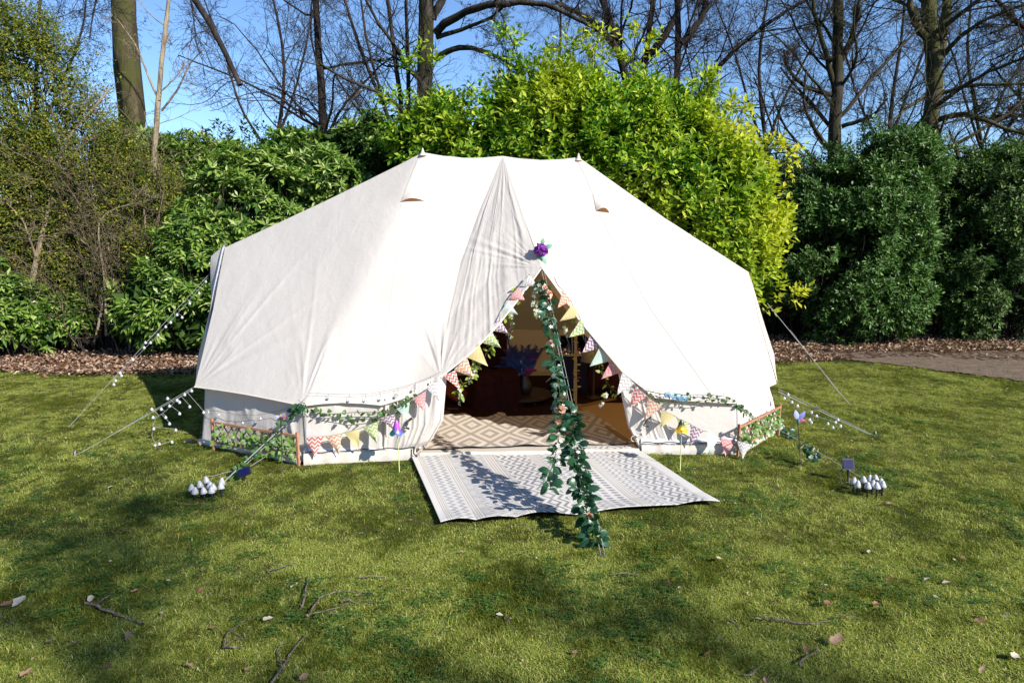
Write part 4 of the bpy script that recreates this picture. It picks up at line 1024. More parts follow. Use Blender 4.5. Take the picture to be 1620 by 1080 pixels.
def ground_quad(pts, z, t=.008):
    P = np.array([[p[0], p[1], z] for p in pts]); Q = P.copy(); Q[:, 2] -= t; n = len(P)
    return MB().add(np.concatenate([P, Q]), [[tuple(range(n))] if n == 4 else [], [(i, i + n, (i + 1) % n + n, (i + 1) % n) for i in range(n)]])
jq = [tuple(gnd(*q_))[:2] for q_ in ((905, 648), (1004, 713), (1060, 690), (1020, 622), (905, 628))]; jq = [jq[0], jq[1], jq[2], jq[3]]
o = ground_quad(jq, .036).build('rug_field', JUTE, jt); o.location = -jt.location
for a in range(4):
    p0, p1 = np.array(jq[a]), np.array(jq[(a + 1) % 4]); cc = np.mean(jq, 0)
    o = ground_quad([p0, p1, p1 + (cc - p1) * .13, p0 + (cc - p0) * .13], .041, .005).build('rug_border', JUTE_D, jt); o.location = -jt.location
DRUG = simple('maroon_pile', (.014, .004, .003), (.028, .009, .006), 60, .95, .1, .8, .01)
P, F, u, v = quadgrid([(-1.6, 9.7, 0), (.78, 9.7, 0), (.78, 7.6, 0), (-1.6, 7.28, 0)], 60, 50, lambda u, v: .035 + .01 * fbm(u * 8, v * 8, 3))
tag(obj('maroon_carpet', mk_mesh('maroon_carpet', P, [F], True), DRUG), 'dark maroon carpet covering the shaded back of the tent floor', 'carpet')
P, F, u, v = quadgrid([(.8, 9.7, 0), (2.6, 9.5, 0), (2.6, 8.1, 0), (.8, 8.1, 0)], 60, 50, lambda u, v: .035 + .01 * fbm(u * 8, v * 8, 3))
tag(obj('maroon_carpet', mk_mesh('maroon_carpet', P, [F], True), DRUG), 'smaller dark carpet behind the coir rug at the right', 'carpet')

# furniture half seen in the shade
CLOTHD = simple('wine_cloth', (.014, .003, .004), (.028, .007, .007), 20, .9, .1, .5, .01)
DKWOOD = simple('dark_wood', (.018, .009, .006), (.035, .018, .012), 12, .5, .4)
t = thing('draped_chair', 'chair under a dark wine-red cloth left of the feather arrangement', 'chair', (-.22, 8.05, 0))
b = MB(); prof = [(.30, .0), (.27, .2), (.25, .42), (.26, .46)]
n = 40; rows = []
for r_, z_ in ((.33, .03), (.29, .2), (.26, .43), (.24, .47), (.05, .475)):
    a = np.linspace(0, 2 * np.pi, n, endpoint=False); k_ = 1 + (.09 * np.sin(a * 9) + .04 * np.sin(a * 5 + 1)) * (z_ < .44)
    x_ = np.cos(a); y_ = np.sin(a); s_ = np.maximum(np.abs(x_), np.abs(y_)) ** -.7
    rows.append(np.stack([x_ * r_ * k_ * s_, y_ * r_ * k_ * s_, np.full(n, z_)], -1))
V = np.concatenate(rows); i, j = np.meshgrid(np.arange(4), np.arange(n), indexing='ij')
F = np.stack([i * n + j, i * n + (j + 1) % n, (i + 1) * n + (j + 1) % n, (i + 1) * n + j], -1).reshape(-1, 4)
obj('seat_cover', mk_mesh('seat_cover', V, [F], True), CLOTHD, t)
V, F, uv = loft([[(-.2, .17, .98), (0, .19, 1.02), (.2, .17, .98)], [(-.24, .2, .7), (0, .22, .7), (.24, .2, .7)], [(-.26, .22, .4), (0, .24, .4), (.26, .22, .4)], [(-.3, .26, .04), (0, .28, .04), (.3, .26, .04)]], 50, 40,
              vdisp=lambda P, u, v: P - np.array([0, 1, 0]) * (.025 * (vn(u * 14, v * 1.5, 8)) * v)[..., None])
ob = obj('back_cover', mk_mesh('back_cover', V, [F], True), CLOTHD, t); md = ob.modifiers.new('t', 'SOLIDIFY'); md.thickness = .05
for fx in (-.18, .18):
    for fy in (-.18, .2): MB().tube([(fx, fy, .03), (fx, fy, .44)], .016, 6).build('leg', DKWOOD, t)
t.rotation_euler[2] = .35
t = thing('low_table', 'low dark table carrying the feather arrangement', 'table', (.12, 8.25, -.27))
MB().lathe([(0, .40), (.36, .40), (.38, .39), (.38, .37), (.36, .36), (0, .36)], 32).build('table_top', DKWOOD, t, False)
for a in (0.6, 2.2, 3.7, 5.3): MB().tube([(.3 * math.cos(a), .3 * math.sin(a), .29), (.24 * math.cos(a), .24 * math.sin(a), .37)], .018, 6).build('leg', DKWOOD, t)
FEAT = [leafmat('feather_violet', [(0, (.02, .01, .07)), (1, (.08, .035, .24))], .5, .3, .2), leafmat('feather_blue', [(0, (.008, .02, .1)), (1, (.03, .07, .3))], .5, .3, .2), leafmat('petal_magenta', [(0, (.12, .02, .08)), (1, (.25, .04, .15))], .5, .3, .2), leafmat('petal_lilac', [(0, (.2, .2, .4)), (1, (.4, .4, .6))], .5, .3, .2)]
t = thing('feather_arrangement', 'violet and blue feather and flower arrangement in a dark vase in the tent', 'flower arrangement', (.15, 8.2, .13))
MB().lathe([(0, 0), (.07, 0), (.1, .06), (.09, .14), (.05, .2), (.06, .23), (.045, .23)], 18).build('vase', BLACKP, t, True)
r = np.random.default_rng(5)
for mi, (nn_, sp, Lh) in enumerate(((10, .5, .42), (9, .8, .40), (7, .5, .28), (8, .6, .25))):
    for k_ in range(nn_):
        a = r.uniform(0, 6.28); tl = r.uniform(.15, sp); d = Vector((math.sin(tl) * math.cos(a) * 1.3, math.sin(tl) * math.sin(a) * .8, math.cos(tl))).normalized(); L_ = Lh * r.uniform(.7, 1.2)
        m = 26 if mi < 2 else 14; tt = np.linspace(.25, 1, m)
        cp = np.array([tuple(Vector((0, 0, .2)) + d * L_ * x_) for x_ in tt]); cp[:, 2] -= .15 * tt ** 2 * tl
        sgn = np.where(np.arange(m) % 2 == 0, 1, -1)[:, None]; side = np.array(tuple(d.cross(Vector((.1, 1, .2))).normalized()))
        dd = unit(np.array(tuple(d)) * .6 + sgn * side)
        V, F = leaf_cloud(cp, dd, np.broadcast_to([0, -1., .2], cp.shape) + r.normal(0, .2, cp.shape), np.full(m, .09 if mi < 2 else .05), np.full(m, .02 if mi < 2 else .04))
        b = MB().add(V, [F]).tube([(0, 0, .2)] + [tuple(x_) for x_ in cp[::6]], .003, 4)
        b.build('feather' if mi < 2 else 'flower_spray', FEAT[mi], t)
DCUSH = [simple('cushion_plum', (.05, .012, .02), None, 20, .9, .1), simple('cushion_navy', (.015, .018, .05), None, 20, .9, .1), simple('cushion_cream', (.45, .36, .24), None, 20, .9, .1), simple('cushion_rust', (.16, .045, .02), None, 20, .9, .1)]
def cushion(loc, s, rot, mat, label):
    g_ = np.linspace(-1, 1, 15); u, v = np.meshgrid(g_, g_, indexing='ij'); h = ((1 - u ** 4) * (1 - v ** 4)) ** .5
    pin = 1 - .1 * (1 - np.abs(u * v)) 
    T = np.stack([u * (1 - .08 * (1 - v ** 2) * 0 - .07 * (1 - np.abs(v)) ), v * (1 - .07 * (1 - np.abs(u))), h * .32], -1).reshape(-1, 3) * np.array([s, s, s]); B = T * np.array([1, 1, -1])
    i, j = np.meshgrid(np.arange(14), np.arange(14), indexing='ij'); F = np.stack([i * 15 + j, (i + 1) * 15 + j, (i + 1) * 15 + j + 1, i * 15 + j + 1], -1).reshape(-1, 4)
    o = obj('cushion', mk_mesh('cushion', np.concatenate([T, B]), [F, F[:, ::-1] + 225], True), mat, None, loc, rot)
    tag(o, label, 'cushion', 'cushions on the tent floor')
cushion((-.95, 8.6, .22), .26, (1.2, 0, .3), DCUSH[0], 'plum cushion leaning at the far left inside the tent')
cushion((-.62, 8.3, .12), .27, (.15, .1, .7), DCUSH[3], 'rust cushion lying beside the draped chair')
cushion((.75, 8.75, .26), .25, (1.25, 0, -.2), DCUSH[1], 'navy cushion standing behind the tent pole')
cushion((1.18, 8.7, .26), .24, (1.25, 0, -.5), DCUSH[0], 'plum cushion right of the tent pole')
t = thing('paper_lantern', 'pale cream lampshade glimpsed behind the tent pole', 'lampshade', (1.02, 8.35, .62))
MB().lathe([(.10, .13), (.17, -.11), (.165, -.11), (.097, .13)], 18).build('shade', DCUSH[2], t, True)
MB().lathe([(.09, -.58), (.09, -.56), (.015, -.55), (.012, -.06), (.012, .1)], 12).build('base', DKWOOD, t, True)

# ================================================================== GARLANDS
G_IVY = leafmat('leaf_ivy', [(0, (.03, .075, .02)), (.5, (.05, .12, .03)), (1, (.1, .17, .05))], .45, .4, .25)
G_SILK = leafmat('leaf_silk', [(0, (.008, .035, .014)), (.5, (.014, .06, .024)), (.88, (.03, .095, .045)), (1, (.10, .19, .13))], .38, .5, .2)
G_LIME = leafmat('leaf_lime', [(0, (.12, .2, .02)), (1, (.28, .34, .06))], .5, .3, .3)
W_BLOOM = leafmat('petal_white', [(0, (.6, .6, .55)), (1, (.78, .77, .74))], .6, .2, .25, glow=1.0)
C_ROSE = leafmat('petal_coral', [(0, (.55, .2, .13)), (.5, (.66, .33, .24)), (1, (.72, .52, .4))], .6, .2, .25, glow=1.0)
STEM = simple('stem_green', (.04, .08, .02), None, 40, .6)
def leafmesh(L, W, mat, kind='oval', ss=0):
    "a small cupped leaf, stalk at the origin, pointing along +x"
    o = {'oval': [(0, 0), (.22, .36), (.5, .5), (.8, .3), (1, 0)], 'ivy': [(0, .05), (.05, .5), (.38, .42), (.55, .46), (.72, .2), (1, 0)], 'heart': [(0, 0), (.02, .42), (.3, .55), (.65, .38), (1, 0)]}[kind]
    n = len(o); V = []
    for x_, y_ in o: V.append((x_ * L, y_ * W, -.25 * y_ * W + .06 * L * math.sin(x_ * 3)))
    for x_, y_ in o: V.append((x_ * L, -y_ * W, -.25 * y_ * W + .06 * L * math.sin(x_ * 3)))
    for x_, y_ in o: V.append((x_ * L, 0, .06 * L * math.sin(x_ * 3) + .0))
    F4 = [(2 * n + i, 2 * n + i + 1, i + 1, i) for i in range(n - 1)] + [(n + i, n + i + 1, 2 * n + i + 1, 2 * n + i) for i in range(n - 1)]
    V = [(x_, y_, z_ - .12 * L * (x_ / L) ** 2) for x_, y_, z_ in V]
    me = mk_mesh('leaf', V, [F4], True); me.materials.append(mat); return me
def orient(d, n):
    from mathutils import Matrix
    d = Vector(d).normalized(); n = Vector(n); s = n.cross(d)
    if s.length < 1e-4: s = Vector((0, 0, 1)).cross(d)
    s.normalize(); m = d.cross(s)
    return Matrix(((d.x, s.x, m.x), (d.y, s.y, m.y), (d.z, s.z, m.z))).to_euler()
def add_leaf(parent, me, p, d, n, s=1.0, name='leaf'):
    o = bpy.data.objects.new(name, me); COL.objects.link(o); o.parent = parent
    o.location = Vector(p) - parent.location; o.rotation_euler = orient(d, n); o.scale = (s, s, s); return o
def rose_mesh(R, mat, name='rose'):
    b = MB()
    for ring, (k, rr, zz, tl) in enumerate(((3, .25, .3, .15), (5, .5, .22, .5), (7, .85, .06, 1.0))):
        for i_ in range(k):
            a = i_ / k * 6.283 + ring * .7; c_, s_ = math.cos(a), math.sin(a); V = []
            for uu in np.linspace(-1, 1, 4):
                for vv in np.linspace(0, 1, 3):
                    ra = rr * (.35 + .65 * vv * (1 if ring else .8)); zz_ = zz * .3 + .6 * vv * math.cos(tl) * .9; an = uu * (3.3 / k) * (1 - .15 * vv)
                    ca, sa = math.cos(a + an), math.sin(a + an); V.append((ra * ca * R, ra * sa * R, (zz_ - .12 * uu * uu * vv) * R))
            F = [(p * 3 + q_, (p + 1) * 3 + q_, (p + 1) * 3 + q_ + 1, p * 3 + q_ + 1) for p in range(3) for q_ in range(2)]
            b.add(V, [F])
    me = b.mesh(name, True); me.materials.append(mat); return me
def blossom_mesh(R, mat, k=5, name='blossom'):
    V = []; F = []
    for i_ in range(k):
        a = i_ / k * 6.283; o_ = len(V)
        V += [(0, 0, 0), (R * .7 * math.cos(a - .45), R * .7 * math.sin(a - .45), R * .25), (R * math.cos(a), R * math.sin(a), R * .2), (R * .7 * math.cos(a + .45), R * .7 * math.sin(a + .45), R * .25)]
        F.append((o_, o_ + 1, o_ + 2, o_ + 3))
    me = mk_mesh(name, V, [F], True); me.materials.append(mat); return me
LM_SILK = [leafmesh(.068, .04, G_SILK, 'oval'), leafmesh(.055, .04, G_SILK, 'heart'), leafmesh(.074, .042, G_SILK, 'oval')]
LM_IVY = [leafmesh(.048, .046, G_IVY, 'ivy'), leafmesh(.042, .042, G_IVY, 'heart')]
LM_LIME = [leafmesh(.065, .03, G_LIME, 'oval'), leafmesh(.05, .026, G_LIME, 'oval')]
BL_W = blossom_mesh(.022, W_BLOOM); BL_WS = blossom_mesh(.015, W_BLOOM, 4); RO = rose_mesh(.046, C_ROSE); ROS = rose_mesh(.03, C_ROSE)

def cord(name, label, cat, pts, r, mat=None, group=None, n=40, smooth=True):
    P = smoothline(pts, n) if smooth else resample(pts, n)
    c = Vector(tuple(P[0])); o = MB().tube(P - P[0], r, 6).build(name, mat or ROPE, None, True); o.location = c
    return tag(o, label, cat, group), P
# the two lines of the doorway guy
stake = gnd(951, 880)
GR = 'guy ropes of the tent'
for k_, off in ((0, 0), (1, .022)):
    cord('guy_rope', ['guy line running from the doorway peak to the foreground stake', 'second doorway guy line lying close beside its twin'][k_], 'rope',
         [AP + np.array([off, 0, -.02]), np.array(tuple(stake)) + np.array([off * 1.2, 0, .0])], .0025, group=GR, smooth=False)
PEG = simple('steel_peg', (.3, .3, .3), None, 40, .4, .5, .05, metal=.8)
def peg(p, label, d=(0, .3, 1)):
    d = Vector(d).normalized(); p = Vector(p)
    b = MB().tube([-d * .05, d * .045, d * .06 + Vector((0, .012, 0)), d * .055 + Vector((0, .028, -.01))], .004, 6)
    o = b.build('tent_peg', PEG, None, True); o.location = p; tag(o, label, 'tent peg', 'tent pegs in the grass')
peg(stake, 'steel peg holding the doorway guy line in the foreground grass', (.3, -.6, .7))

r = np.random.default_rng(21)
def garland(name, label, path, leaves, meshes, spread, blooms=(), cat='garland', stem_r=.003, group=None, hang=.3, seed=0, sizes=(.7, 1.25)):
    r = np.random.default_rng(1000 + seed); P = smoothline(path, 60)
    t = thing(name, label, cat, tuple(P[0]), group); c = np.array(tuple(t.location))
    MB().tube(P - c, stem_r, 5).build('stem', STEM, t, True)
    T = unit(np.gradient(P, axis=0))
    for k_ in range(leaves):
        i_ = int((k_ + r.uniform()) / leaves * 59.9); i_ = min(i_, 59)
        pd = unit(r.normal(size=3) * np.array([1, .8, .8]) + np.array([0, -.35, 0])); pd = unit(pd - T[i_] * (pd @ T[i_]) * .7)
        d = unit(pd + np.array([0, 0, -hang]) + T[i_] * .25)
        nrm = unit(np.array([.2, -.6, .6]) + r.normal(size=3) * .8)
        add_leaf(t, meshes[k_ % len(meshes)], P[i_] + pd * spread * r.uniform(0, 1), d, nrm, r.uniform(*sizes))
    for me, nm, cnt, sp in blooms:
        for k_ in range(cnt):
            i_ = r.integers(1, 59); pd = unit(r.normal(size=3) * np.array([1, .3, 1]) + np.array([0, -1.1, 0]))
            add_leaf(t, me, P[i_] + pd * sp, unit(np.cross(pd, [.1, .2, 1])), pd, r.uniform(.75, 1.2), nm)
    return t
def gpath(pix):
    "pixel points taken on the vertical plane that holds the doorway guy line"
    out = []
    a2 = AP; s2 = np.array(tuple(stake))
    for px, py in pix:
        rr = ray(px, py); lo = .0; best = None
        for f in np.linspace(0, 1, 200):
            q_ = a2 * (1 - f) + s2 * f; sp = (q_[1]) / rr.y; z_ = CAM_H + rr.z * sp
            e = abs(z_ - q_[2])
            if best is None or e < best[0]: best = (e, q_[1])
        out.append(tuple(at(px, py, best[1] - .01)))
    return out
garland('rose_garland', 'green leaf garland with coral roses hanging from the doorway peak', gpath([(853, 446), (866, 470), (866, 500), (873, 540), (878, 575), (885, 610), (887, 650), (884, 690), (878, 725), (868, 752), (871, 772)]), 225, LM_SILK, .034,
        [(RO, 'rose', 5, .035), (ROS, 'rose', 5, .035), (BL_W, 'blossom', 26, .045), (BL_WS, 'blossom', 14, .05)], seed=1, sizes=(.8, 1.3))
garland('rose_garland', 'dense dark green leaf garland wound on the guy line down to the grass', gpath([(903, 655), (908, 690), (913, 730), (918, 765), (926, 800), (935, 830), (944, 856)]), 235, LM_SILK, .052,
        [(ROS, 'rose', 2, .04), (BL_W, 'blossom', 9, .06)], seed=2, sizes=(.85, 1.4))
t = garland('white_blossom_spray', 'small spray of white blossoms beside the top of the rose garland', [tuple(at(848, 455, 6.6)), tuple(at(843, 480, 6.6)), tuple(at(850, 500, 6.6)), tuple(at(858, 508, 6.6))], 4, [LM_LIME[1]], .015, [(BL_W, 'blossom', 14, .02), (BL_WS, 'blossom', 10, .02)], cat='flower spray', seed=3)

# purple flower at the peak
PURP = leafmat('petal_purple', [(0, (.05, .005, .1)), (.5, (.16, .015, .26)), (.85, (.32, .05, .45)), (1, (.5, .15, .6))], .35, .5, .2, glow=1.2)
fp, fn = on_roof(851, 401, .05); fp = Vector(tuple(fp)) + Vector((0, -.03, 0))
t = thing('purple_flower', 'large purple silk hydrangea pinned above the doorway peak', 'flower', tuple(fp))
b = MB(); n_ = 130; v = unit(r.normal(size=(n_, 3))); v[:, 1] = -np.abs(v[:, 1]) * .9; v = unit(v); p_ = v * r.uniform(.035, .066, (n_, 1))
d_ = perp(v, r)
for s_ in (1, -1):
    V, F = leaf_cloud(p_, unit(d_ * s_ + v * .5), v, r.uniform(.025, .04, n_), r.uniform(.022, .032, n_), .2, .2); b.add(V, [F])
V, F = leaf_cloud(p_, unit(np.cross(d_, v) + v * .4), v, r.uniform(.025, .04, n_), r.uniform(.022, .032, n_), .2, .2); b.add(V, [F])
b.lathe([(0, -.035), (.03, -.025), (.035, 0), (.03, .025), (0, .035)], 10); b.build('flower_head', PURP, t)
MINT = leafmat('leaf_mint', [(0, (.12, .28, .2)), (1, (.3, .46, .36))], .45, .4, .2)
ml = leafmesh(.09, .06, MINT, 'heart')
for dx, dz, s_ in ((.07, -.2, 1.0), (.9, .4, .8), (.2, .9, .7), (.3, -.9, 1.1), (-.3, -.8, .9)):
    add_leaf(t, ml, fp + Vector((dx * .06, -.01, dz * .07)), (dx, -.1, dz), (.1, -1, .2), s_)

# ================================================================== BUNTING
def pennmat(name, c1, c2, stripes=True):
    t = NT(name); uv = t.n('ShaderNodeTexCoord').outputs['UV']; sp = t.n('ShaderNodeSeparateXYZ'); t.l(uv, sp.inputs[0])
    z = t.math('ABSOLUTE', t.math('SUBTRACT', t.math('FRACT', t.math('MULTIPLY', sp.outputs[0], 3.0)), .5))
    f = t.math('FRACT', t.math('ADD', t.math('MULTIPLY', sp.outputs[1], 5.0), t.math('MULTIPLY', z, 1.5)))
    f = t.math('GREATER_THAN', f, .52) if stripes else 0.0
    nz = t.noise(140, 3, t.pos())
    col = t.mix(f, c1, c2); col = t.mix(t.math('MULTIPLY', nz, .15), col, (.3, .28, .25))
    return t.bsdf(col, .9, .1, t.bump(nz, .3, .002), 0, col, .28)
CR_ = (.74, .67, .58)
PM = {'R': pennmat('cloth_red_chevron', CR_, (.68, .1, .1)), 'O': pennmat('cloth_orange_chevron', CR_, (.74, .3, .14)), 'Y': pennmat('cloth_yellow', (.72, .6, .26), (.75, .64, .33)),
      'G': pennmat('cloth_green_chevron', (.72, .72, .54), (.36, .5, .14)), 'V': pennmat('cloth_purple_chevron', CR_, (.3, .15, .34)), 'M': pennmat('cloth_mint', (.5, .64, .54), (.58, .68, .6)),
      'P': pennmat('cloth_pink_chevron', (.76, .42, .4), (.68, .26, .26)), 'W': pennmat('cloth_grey_chevron', (.74, .71, .66), (.46, .43, .42))}
def pennant(t, a, b, tip, key, seed):
    r = np.random.default_rng(seed); n = 8; a, b, tip = [np.asarray(tuple(q)) for q in (a, b, tip)]; m_ = (a + b) / 2; a, b, tip = m_ + (a - m_) * 1.1, m_ + (b - m_) * 1.1, m_ + (tip - m_) * 1.08
    nn = np.cross(b - a, tip - a); nn /= np.linalg.norm(nn); 
    if nn[1] > 0: nn = -nn
    V = []; UV = []; ph = r.uniform(0, 6); am = r.uniform(.004, .012)
    for i_ in range(n + 1):
        v = i_ / n
        for j_ in range(n + 1):
            u = j_ / n; uu = .5 + (u - .5) * (1 - v); p = a * (1 - uu) + b * uu + (tip - (a + b) / 2) * v
            V.append(p + nn * (am * math.sin(u * 4 + ph + v * 2) * v + .01 * math.sin(math.pi * u) * (1 - v))); UV.append((uu, v))
    F = [(i_ * (n + 1) + j_, (i_ + 1) * (n + 1) + j_, (i_ + 1) * (n + 1) + j_ + 1, i_ * (n + 1) + j_ + 1) for i_ in range(n) for j_ in range(n)]
    c = np.array(tuple(t.location))
    obj('pennant', mk_mesh('pennant', np.array(V) - c, [F], True, uv=UV), PM[key], t, label={'R': 'red chevron pennant', 'O': 'orange chevron pennant', 'Y': 'plain yellow pennant', 'G': 'green chevron pennant', 'V': 'purple chevron pennant', 'M': 'plain mint pennant', 'P': 'pink chevron pennant', 'W': 'white pennant with grey chevrons'}[key])
def bunting(label, pens, side):
    "pens: (key, ax, ay, bx, by, tipx, tipy, distance or None)"
    pts = []; first = None; out = []
    for k_, (key, ax, ay, bx, by, tx, ty, Y) in enumerate(pens):
        if Y is None:
            A_, B_, T_ = on_tent(ax, ay, .10), on_tent(bx, by, .10), on_tent(tx, ty, .09)
            ym = min(A_.y, B_.y) ; T_ = at(tx, ty, min(max(T_.y, ym - .05), ym + .04))
        else: A_, B_, T_ = at(ax, ay, Y), at(bx, by, Y), at(tx, ty, Y - .02)
        out.append((key, A_, B_, T_)); pts += [A_, B_]
    t = thing('bunting', label, 'bunting', tuple(pts[0]), 'buntings along the doorway')
    MB().tube(np.array([tuple(p) for p in pts]) - np.array(tuple(pts[0])), .004, 5).build('cord', ROPE, t, True)
    for k_, (key, A_, B_, T_) in enumerate(out): pennant(t, A_, B_, T_, key, k_ * 7 + (3 if side else 0))
    return t
bunting('chevron bunting along the left doorway edge and left front wall', [
    ('W', 838, 434, 822, 452, 848, 452, 6.62), ('P', 820, 455, 805, 471, 830, 476, 6.55), ('M', 804, 477, 791, 494, 818, 497, 6.5), ('V', 789, 503, 775, 521, 803, 527, 6.42), ('G', 776, 523, 762, 541, 791, 549, 6.36),
    ('Y', 757, 545, 739, 564, 770, 577, 6.28), ('O', 738, 566, 719, 584, 748, 596, 6.2), ('R', 720, 586, 702, 595, 727, 614, 6.1), ('W', 699, 598, 676, 613, 694, 632, None), ('P', 673, 619, 653, 631, 671, 648, None),
    ('M', 647, 636, 628, 646, 645, 662, None), ('V', 624, 655, 602, 661, 624, 680, None), ('G', 597, 667, 575, 675, 595, 699, None), ('Y', 568, 678, 545, 684, 566, 708, None), ('O', 540, 686, 516, 690, 535, 717, None), ('R', 511, 690, 486, 692, 498, 721, None)], 0)
bunting('chevron bunting along the right doorway edge and right front wall', [
    ('R', 877, 438, 882, 450, 888, 462, 6.6), ('O', 891, 460, 903, 475, 883, 486, 6.55), ('Y', 906, 482, 917, 500, 887, 507, 6.52), ('G', 919, 506, 931, 525, 902, 532, 6.48), ('V', 936, 529, 950, 549, 922, 557, 6.44), ('M', 949, 551, 966, 569, 935, 578, 6.4),
    ('P', 968, 570, 984, 587, 953, 598, 6.36), ('W', 985, 590, 1003, 606, 978, 622, None), ('R', 1005, 612, 1023, 626, 997, 643, None), ('O', 1026, 630, 1046, 643, 1022, 663, None), ('Y', 1047, 648, 1067, 657, 1046, 675, None), ('G', 1071, 660, 1090, 669, 1078, 686, None),
    ('V', 1093, 671, 1112, 681, 1092, 703, None), ('M', 1118, 682, 1138, 692, 1121, 716, None), ('P', 1141, 693, 1163, 697, 1148, 721, None), ('W', 1167, 697, 1186, 702, 1175, 726, 6.1)], 1)

# ================================================================== IVY ALONG THE HEM, HANGING GREENERY
def line_on_tent(pix, off): return [tuple(on_tent(px, py, off)) for px, py in pix]
G1 = garland('ivy_garland', 'sparse ivy strand strung below the left hem from the doorway side', line_on_tent([(660, 628), (640, 641), (600, 652), (560, 652), (520, 655), (485, 650)], .06), 30, LM_IVY, .012, group='ivy strands along the hem', seed=5)
G2 = garland('ivy_garland', 'lower ivy strand dipping between hem and bunting at the left', line_on_tent([(648, 645), (620, 655), (585, 662), (555, 664), (520, 658), (500, 652)], .07), 22, LM_IVY, .012, group='ivy strands along the hem', seed=6)
garland('ivy_garland', 'thick leafy bunch of ivy where the left hem meets the doorway', line_on_tent([(660, 627), (640, 636), (622, 644)], .07), 16, LM_IVY, .02, group='ivy strands along the hem', seed=7)
garland('ivy_garland', 'ivy strand along the right hem dotted with small leaves', line_on_tent([(1022, 617), (1045, 623), (1085, 624), (1120, 624), (1155, 628), (1165, 640), (1190, 655)], .06), 34, LM_IVY, .015, group='ivy strands along the hem', seed=8, sizes=(.5, .9))
garland('ivy_garland', 'lower ivy strand bunched under the right hem edge', line_on_tent([(1022, 622), (1045, 634), (1070, 636), (1110, 634), (1140, 630), (1175, 645)], .07), 34, LM_IVY, .015, group='ivy strands along the hem', seed=9, sizes=(.5, .9))
BLUE = leafmat('petal_blue', [(0, (.12, .3, .6)), (1, (.35, .55, .75))], .5, .3, .2, glow=1.1)
BB = blossom_mesh(.022, BLUE)
garland('blue_flower_sprig', 'sprig of pale blue flowers tucked in the right hem ivy', line_on_tent([(1052, 622), (1068, 628), (1090, 632)], .09), 3, LM_IVY, .01, [(BB, 'blossom', 22, .025)], cat='flower sprig', seed=10)
for k_, (pix, Y, lab) in enumerate([
    ([(818, 452), (812, 466), (815, 480)], 6.66, 'tuft of lime leaves behind the pink pennant left of the doorway'), ([(806, 488), (797, 500), (808, 508)], 6.58, 'tuft of lime leaves behind the mint pennant'),
    ([(786, 532), (778, 548), (768, 560)], 6.42, 'leafy tuft behind the green pennant left of the doorway'), ([(752, 568), (748, 590), (742, 600)], 6.3, 'leafy tuft hanging behind the orange pennant at the left'), ([(728, 600), (735, 612), (718, 620)], 6.2, 'lowest leafy tuft at the left doorway edge'),
    ([(905, 490), (912, 505), (918, 512)], 6.62, 'tuft of lime leaves behind the yellow pennant at the right'), ([(938, 545), (942, 560), (948, 575)], 6.5, 'tuft of lime leaves behind the mint pennant at the right'), ([(950, 575), (955, 595), (965, 612), (978, 622)], 6.42, 'lowest leafy tuft at the right doorway edge')]):
    garland('hanging_greenery', lab, [tuple(at(px, py, Y)) for px, py in pix], 15, LM_LIME, .03, cat='greenery', group='leafy tufts behind the bunting', seed=20 + k_)
for k_, (pix, Y, lab) in enumerate([([(807, 490), (811, 510), (806, 536)], 6.55, 'white wisteria tail hanging behind the purple pennant'), ([(723, 610), (729, 622), (728, 642)], 6.15, 'white wisteria tail hanging lowest at the left doorway edge'), ([(752, 572), (750, 590), (742, 606)], 6.26, 'white wisteria tail behind the yellow pennant'),
    ([(893, 512), (895, 522), (896, 533)], 6.55, 'white wisteria tail by the yellow pennant at the right'), ([(961, 622), (955, 632), (950, 643)], 6.4, 'white wisteria tail hanging lowest at the right'), ([(858, 505), (850, 487), (845, 470)], 6.6, 'white wisteria tail curling round the top of the rose garland')]):
    garland('wisteria_tail', lab, [tuple(at(px, py, Y)) for px, py in pix], 2, LM_LIME, .01, [(BL_WS, 'blossom', 16, .016)], cat='blossom', group='white wisteria tails', seed=40 + k_)
# pole with greenery inside the doorway
t = thing('decorated_pole', 'slim pole wound with yellow leaves standing inside the doorway', 'pole', tuple(gnd(911, 655)))
pb = t.location; MB().tube([(0, 0, 0), (-.01, .02, .9), (-.02, .03, 1.25)], .013, 8).build('pole', simple('pole_wood', (.3, .24, .16), None, 20, .6), t, True)
YL = leafmat('leaf_yellow', [(0, (.3, .25, .02)), (1, (.5, .42, .06))], .5, .3, .3); ylm = leafmesh(.06, .03, YL); rdm = leafmesh(.05, .02, FEAT[2])
for k_ in range(34):
    z_ = r.uniform(.15, 1.2); a = r.uniform(0, 6.28)
    add_leaf(t, ylm if k_ % 4 else rdm, pb + Vector((0, 0, z_)), (math.cos(a), math.sin(a) - .3, .2), (.2, -.7, .6), r.uniform(.7, 1.2))
# ================================================================== GUY ROPES, STRING LIGHTS
def a3(p): return np.array(tuple(p))
FLp = FL + np.array([-.01, 0, -.0])
L1 = gnd(116, 722); L1b = gnd(128, 716)
cord('guy_rope', 'left corner guy rope running out to the grass, upper strand', 'rope', [FLp, a3(L1b)], .0024, group=GR, smooth=False)
cord('guy_rope', 'left corner guy rope running out to the grass, lower strand', 'rope', [FLp + np.array([0, 0, -.02]), a3(L1)], .0024, group=GR, smooth=False)
Q = a3(on_tent(484, 640, .02)); S = gnd(356, 765)
S = gnd(352, 764)
cord('guy_rope', 'thick pale guy rope crossing the left trellis down to the mushroom lights', 'rope', [Q, a3(S)], .0055, group=GR, smooth=False)
cord('guy_rope', 'thinner guy strand twinned with the thick one over the left trellis', 'rope', [Q + np.array([.01, 0, -.02]), a3(gnd(362, 760))], .004, group=GR, smooth=False)
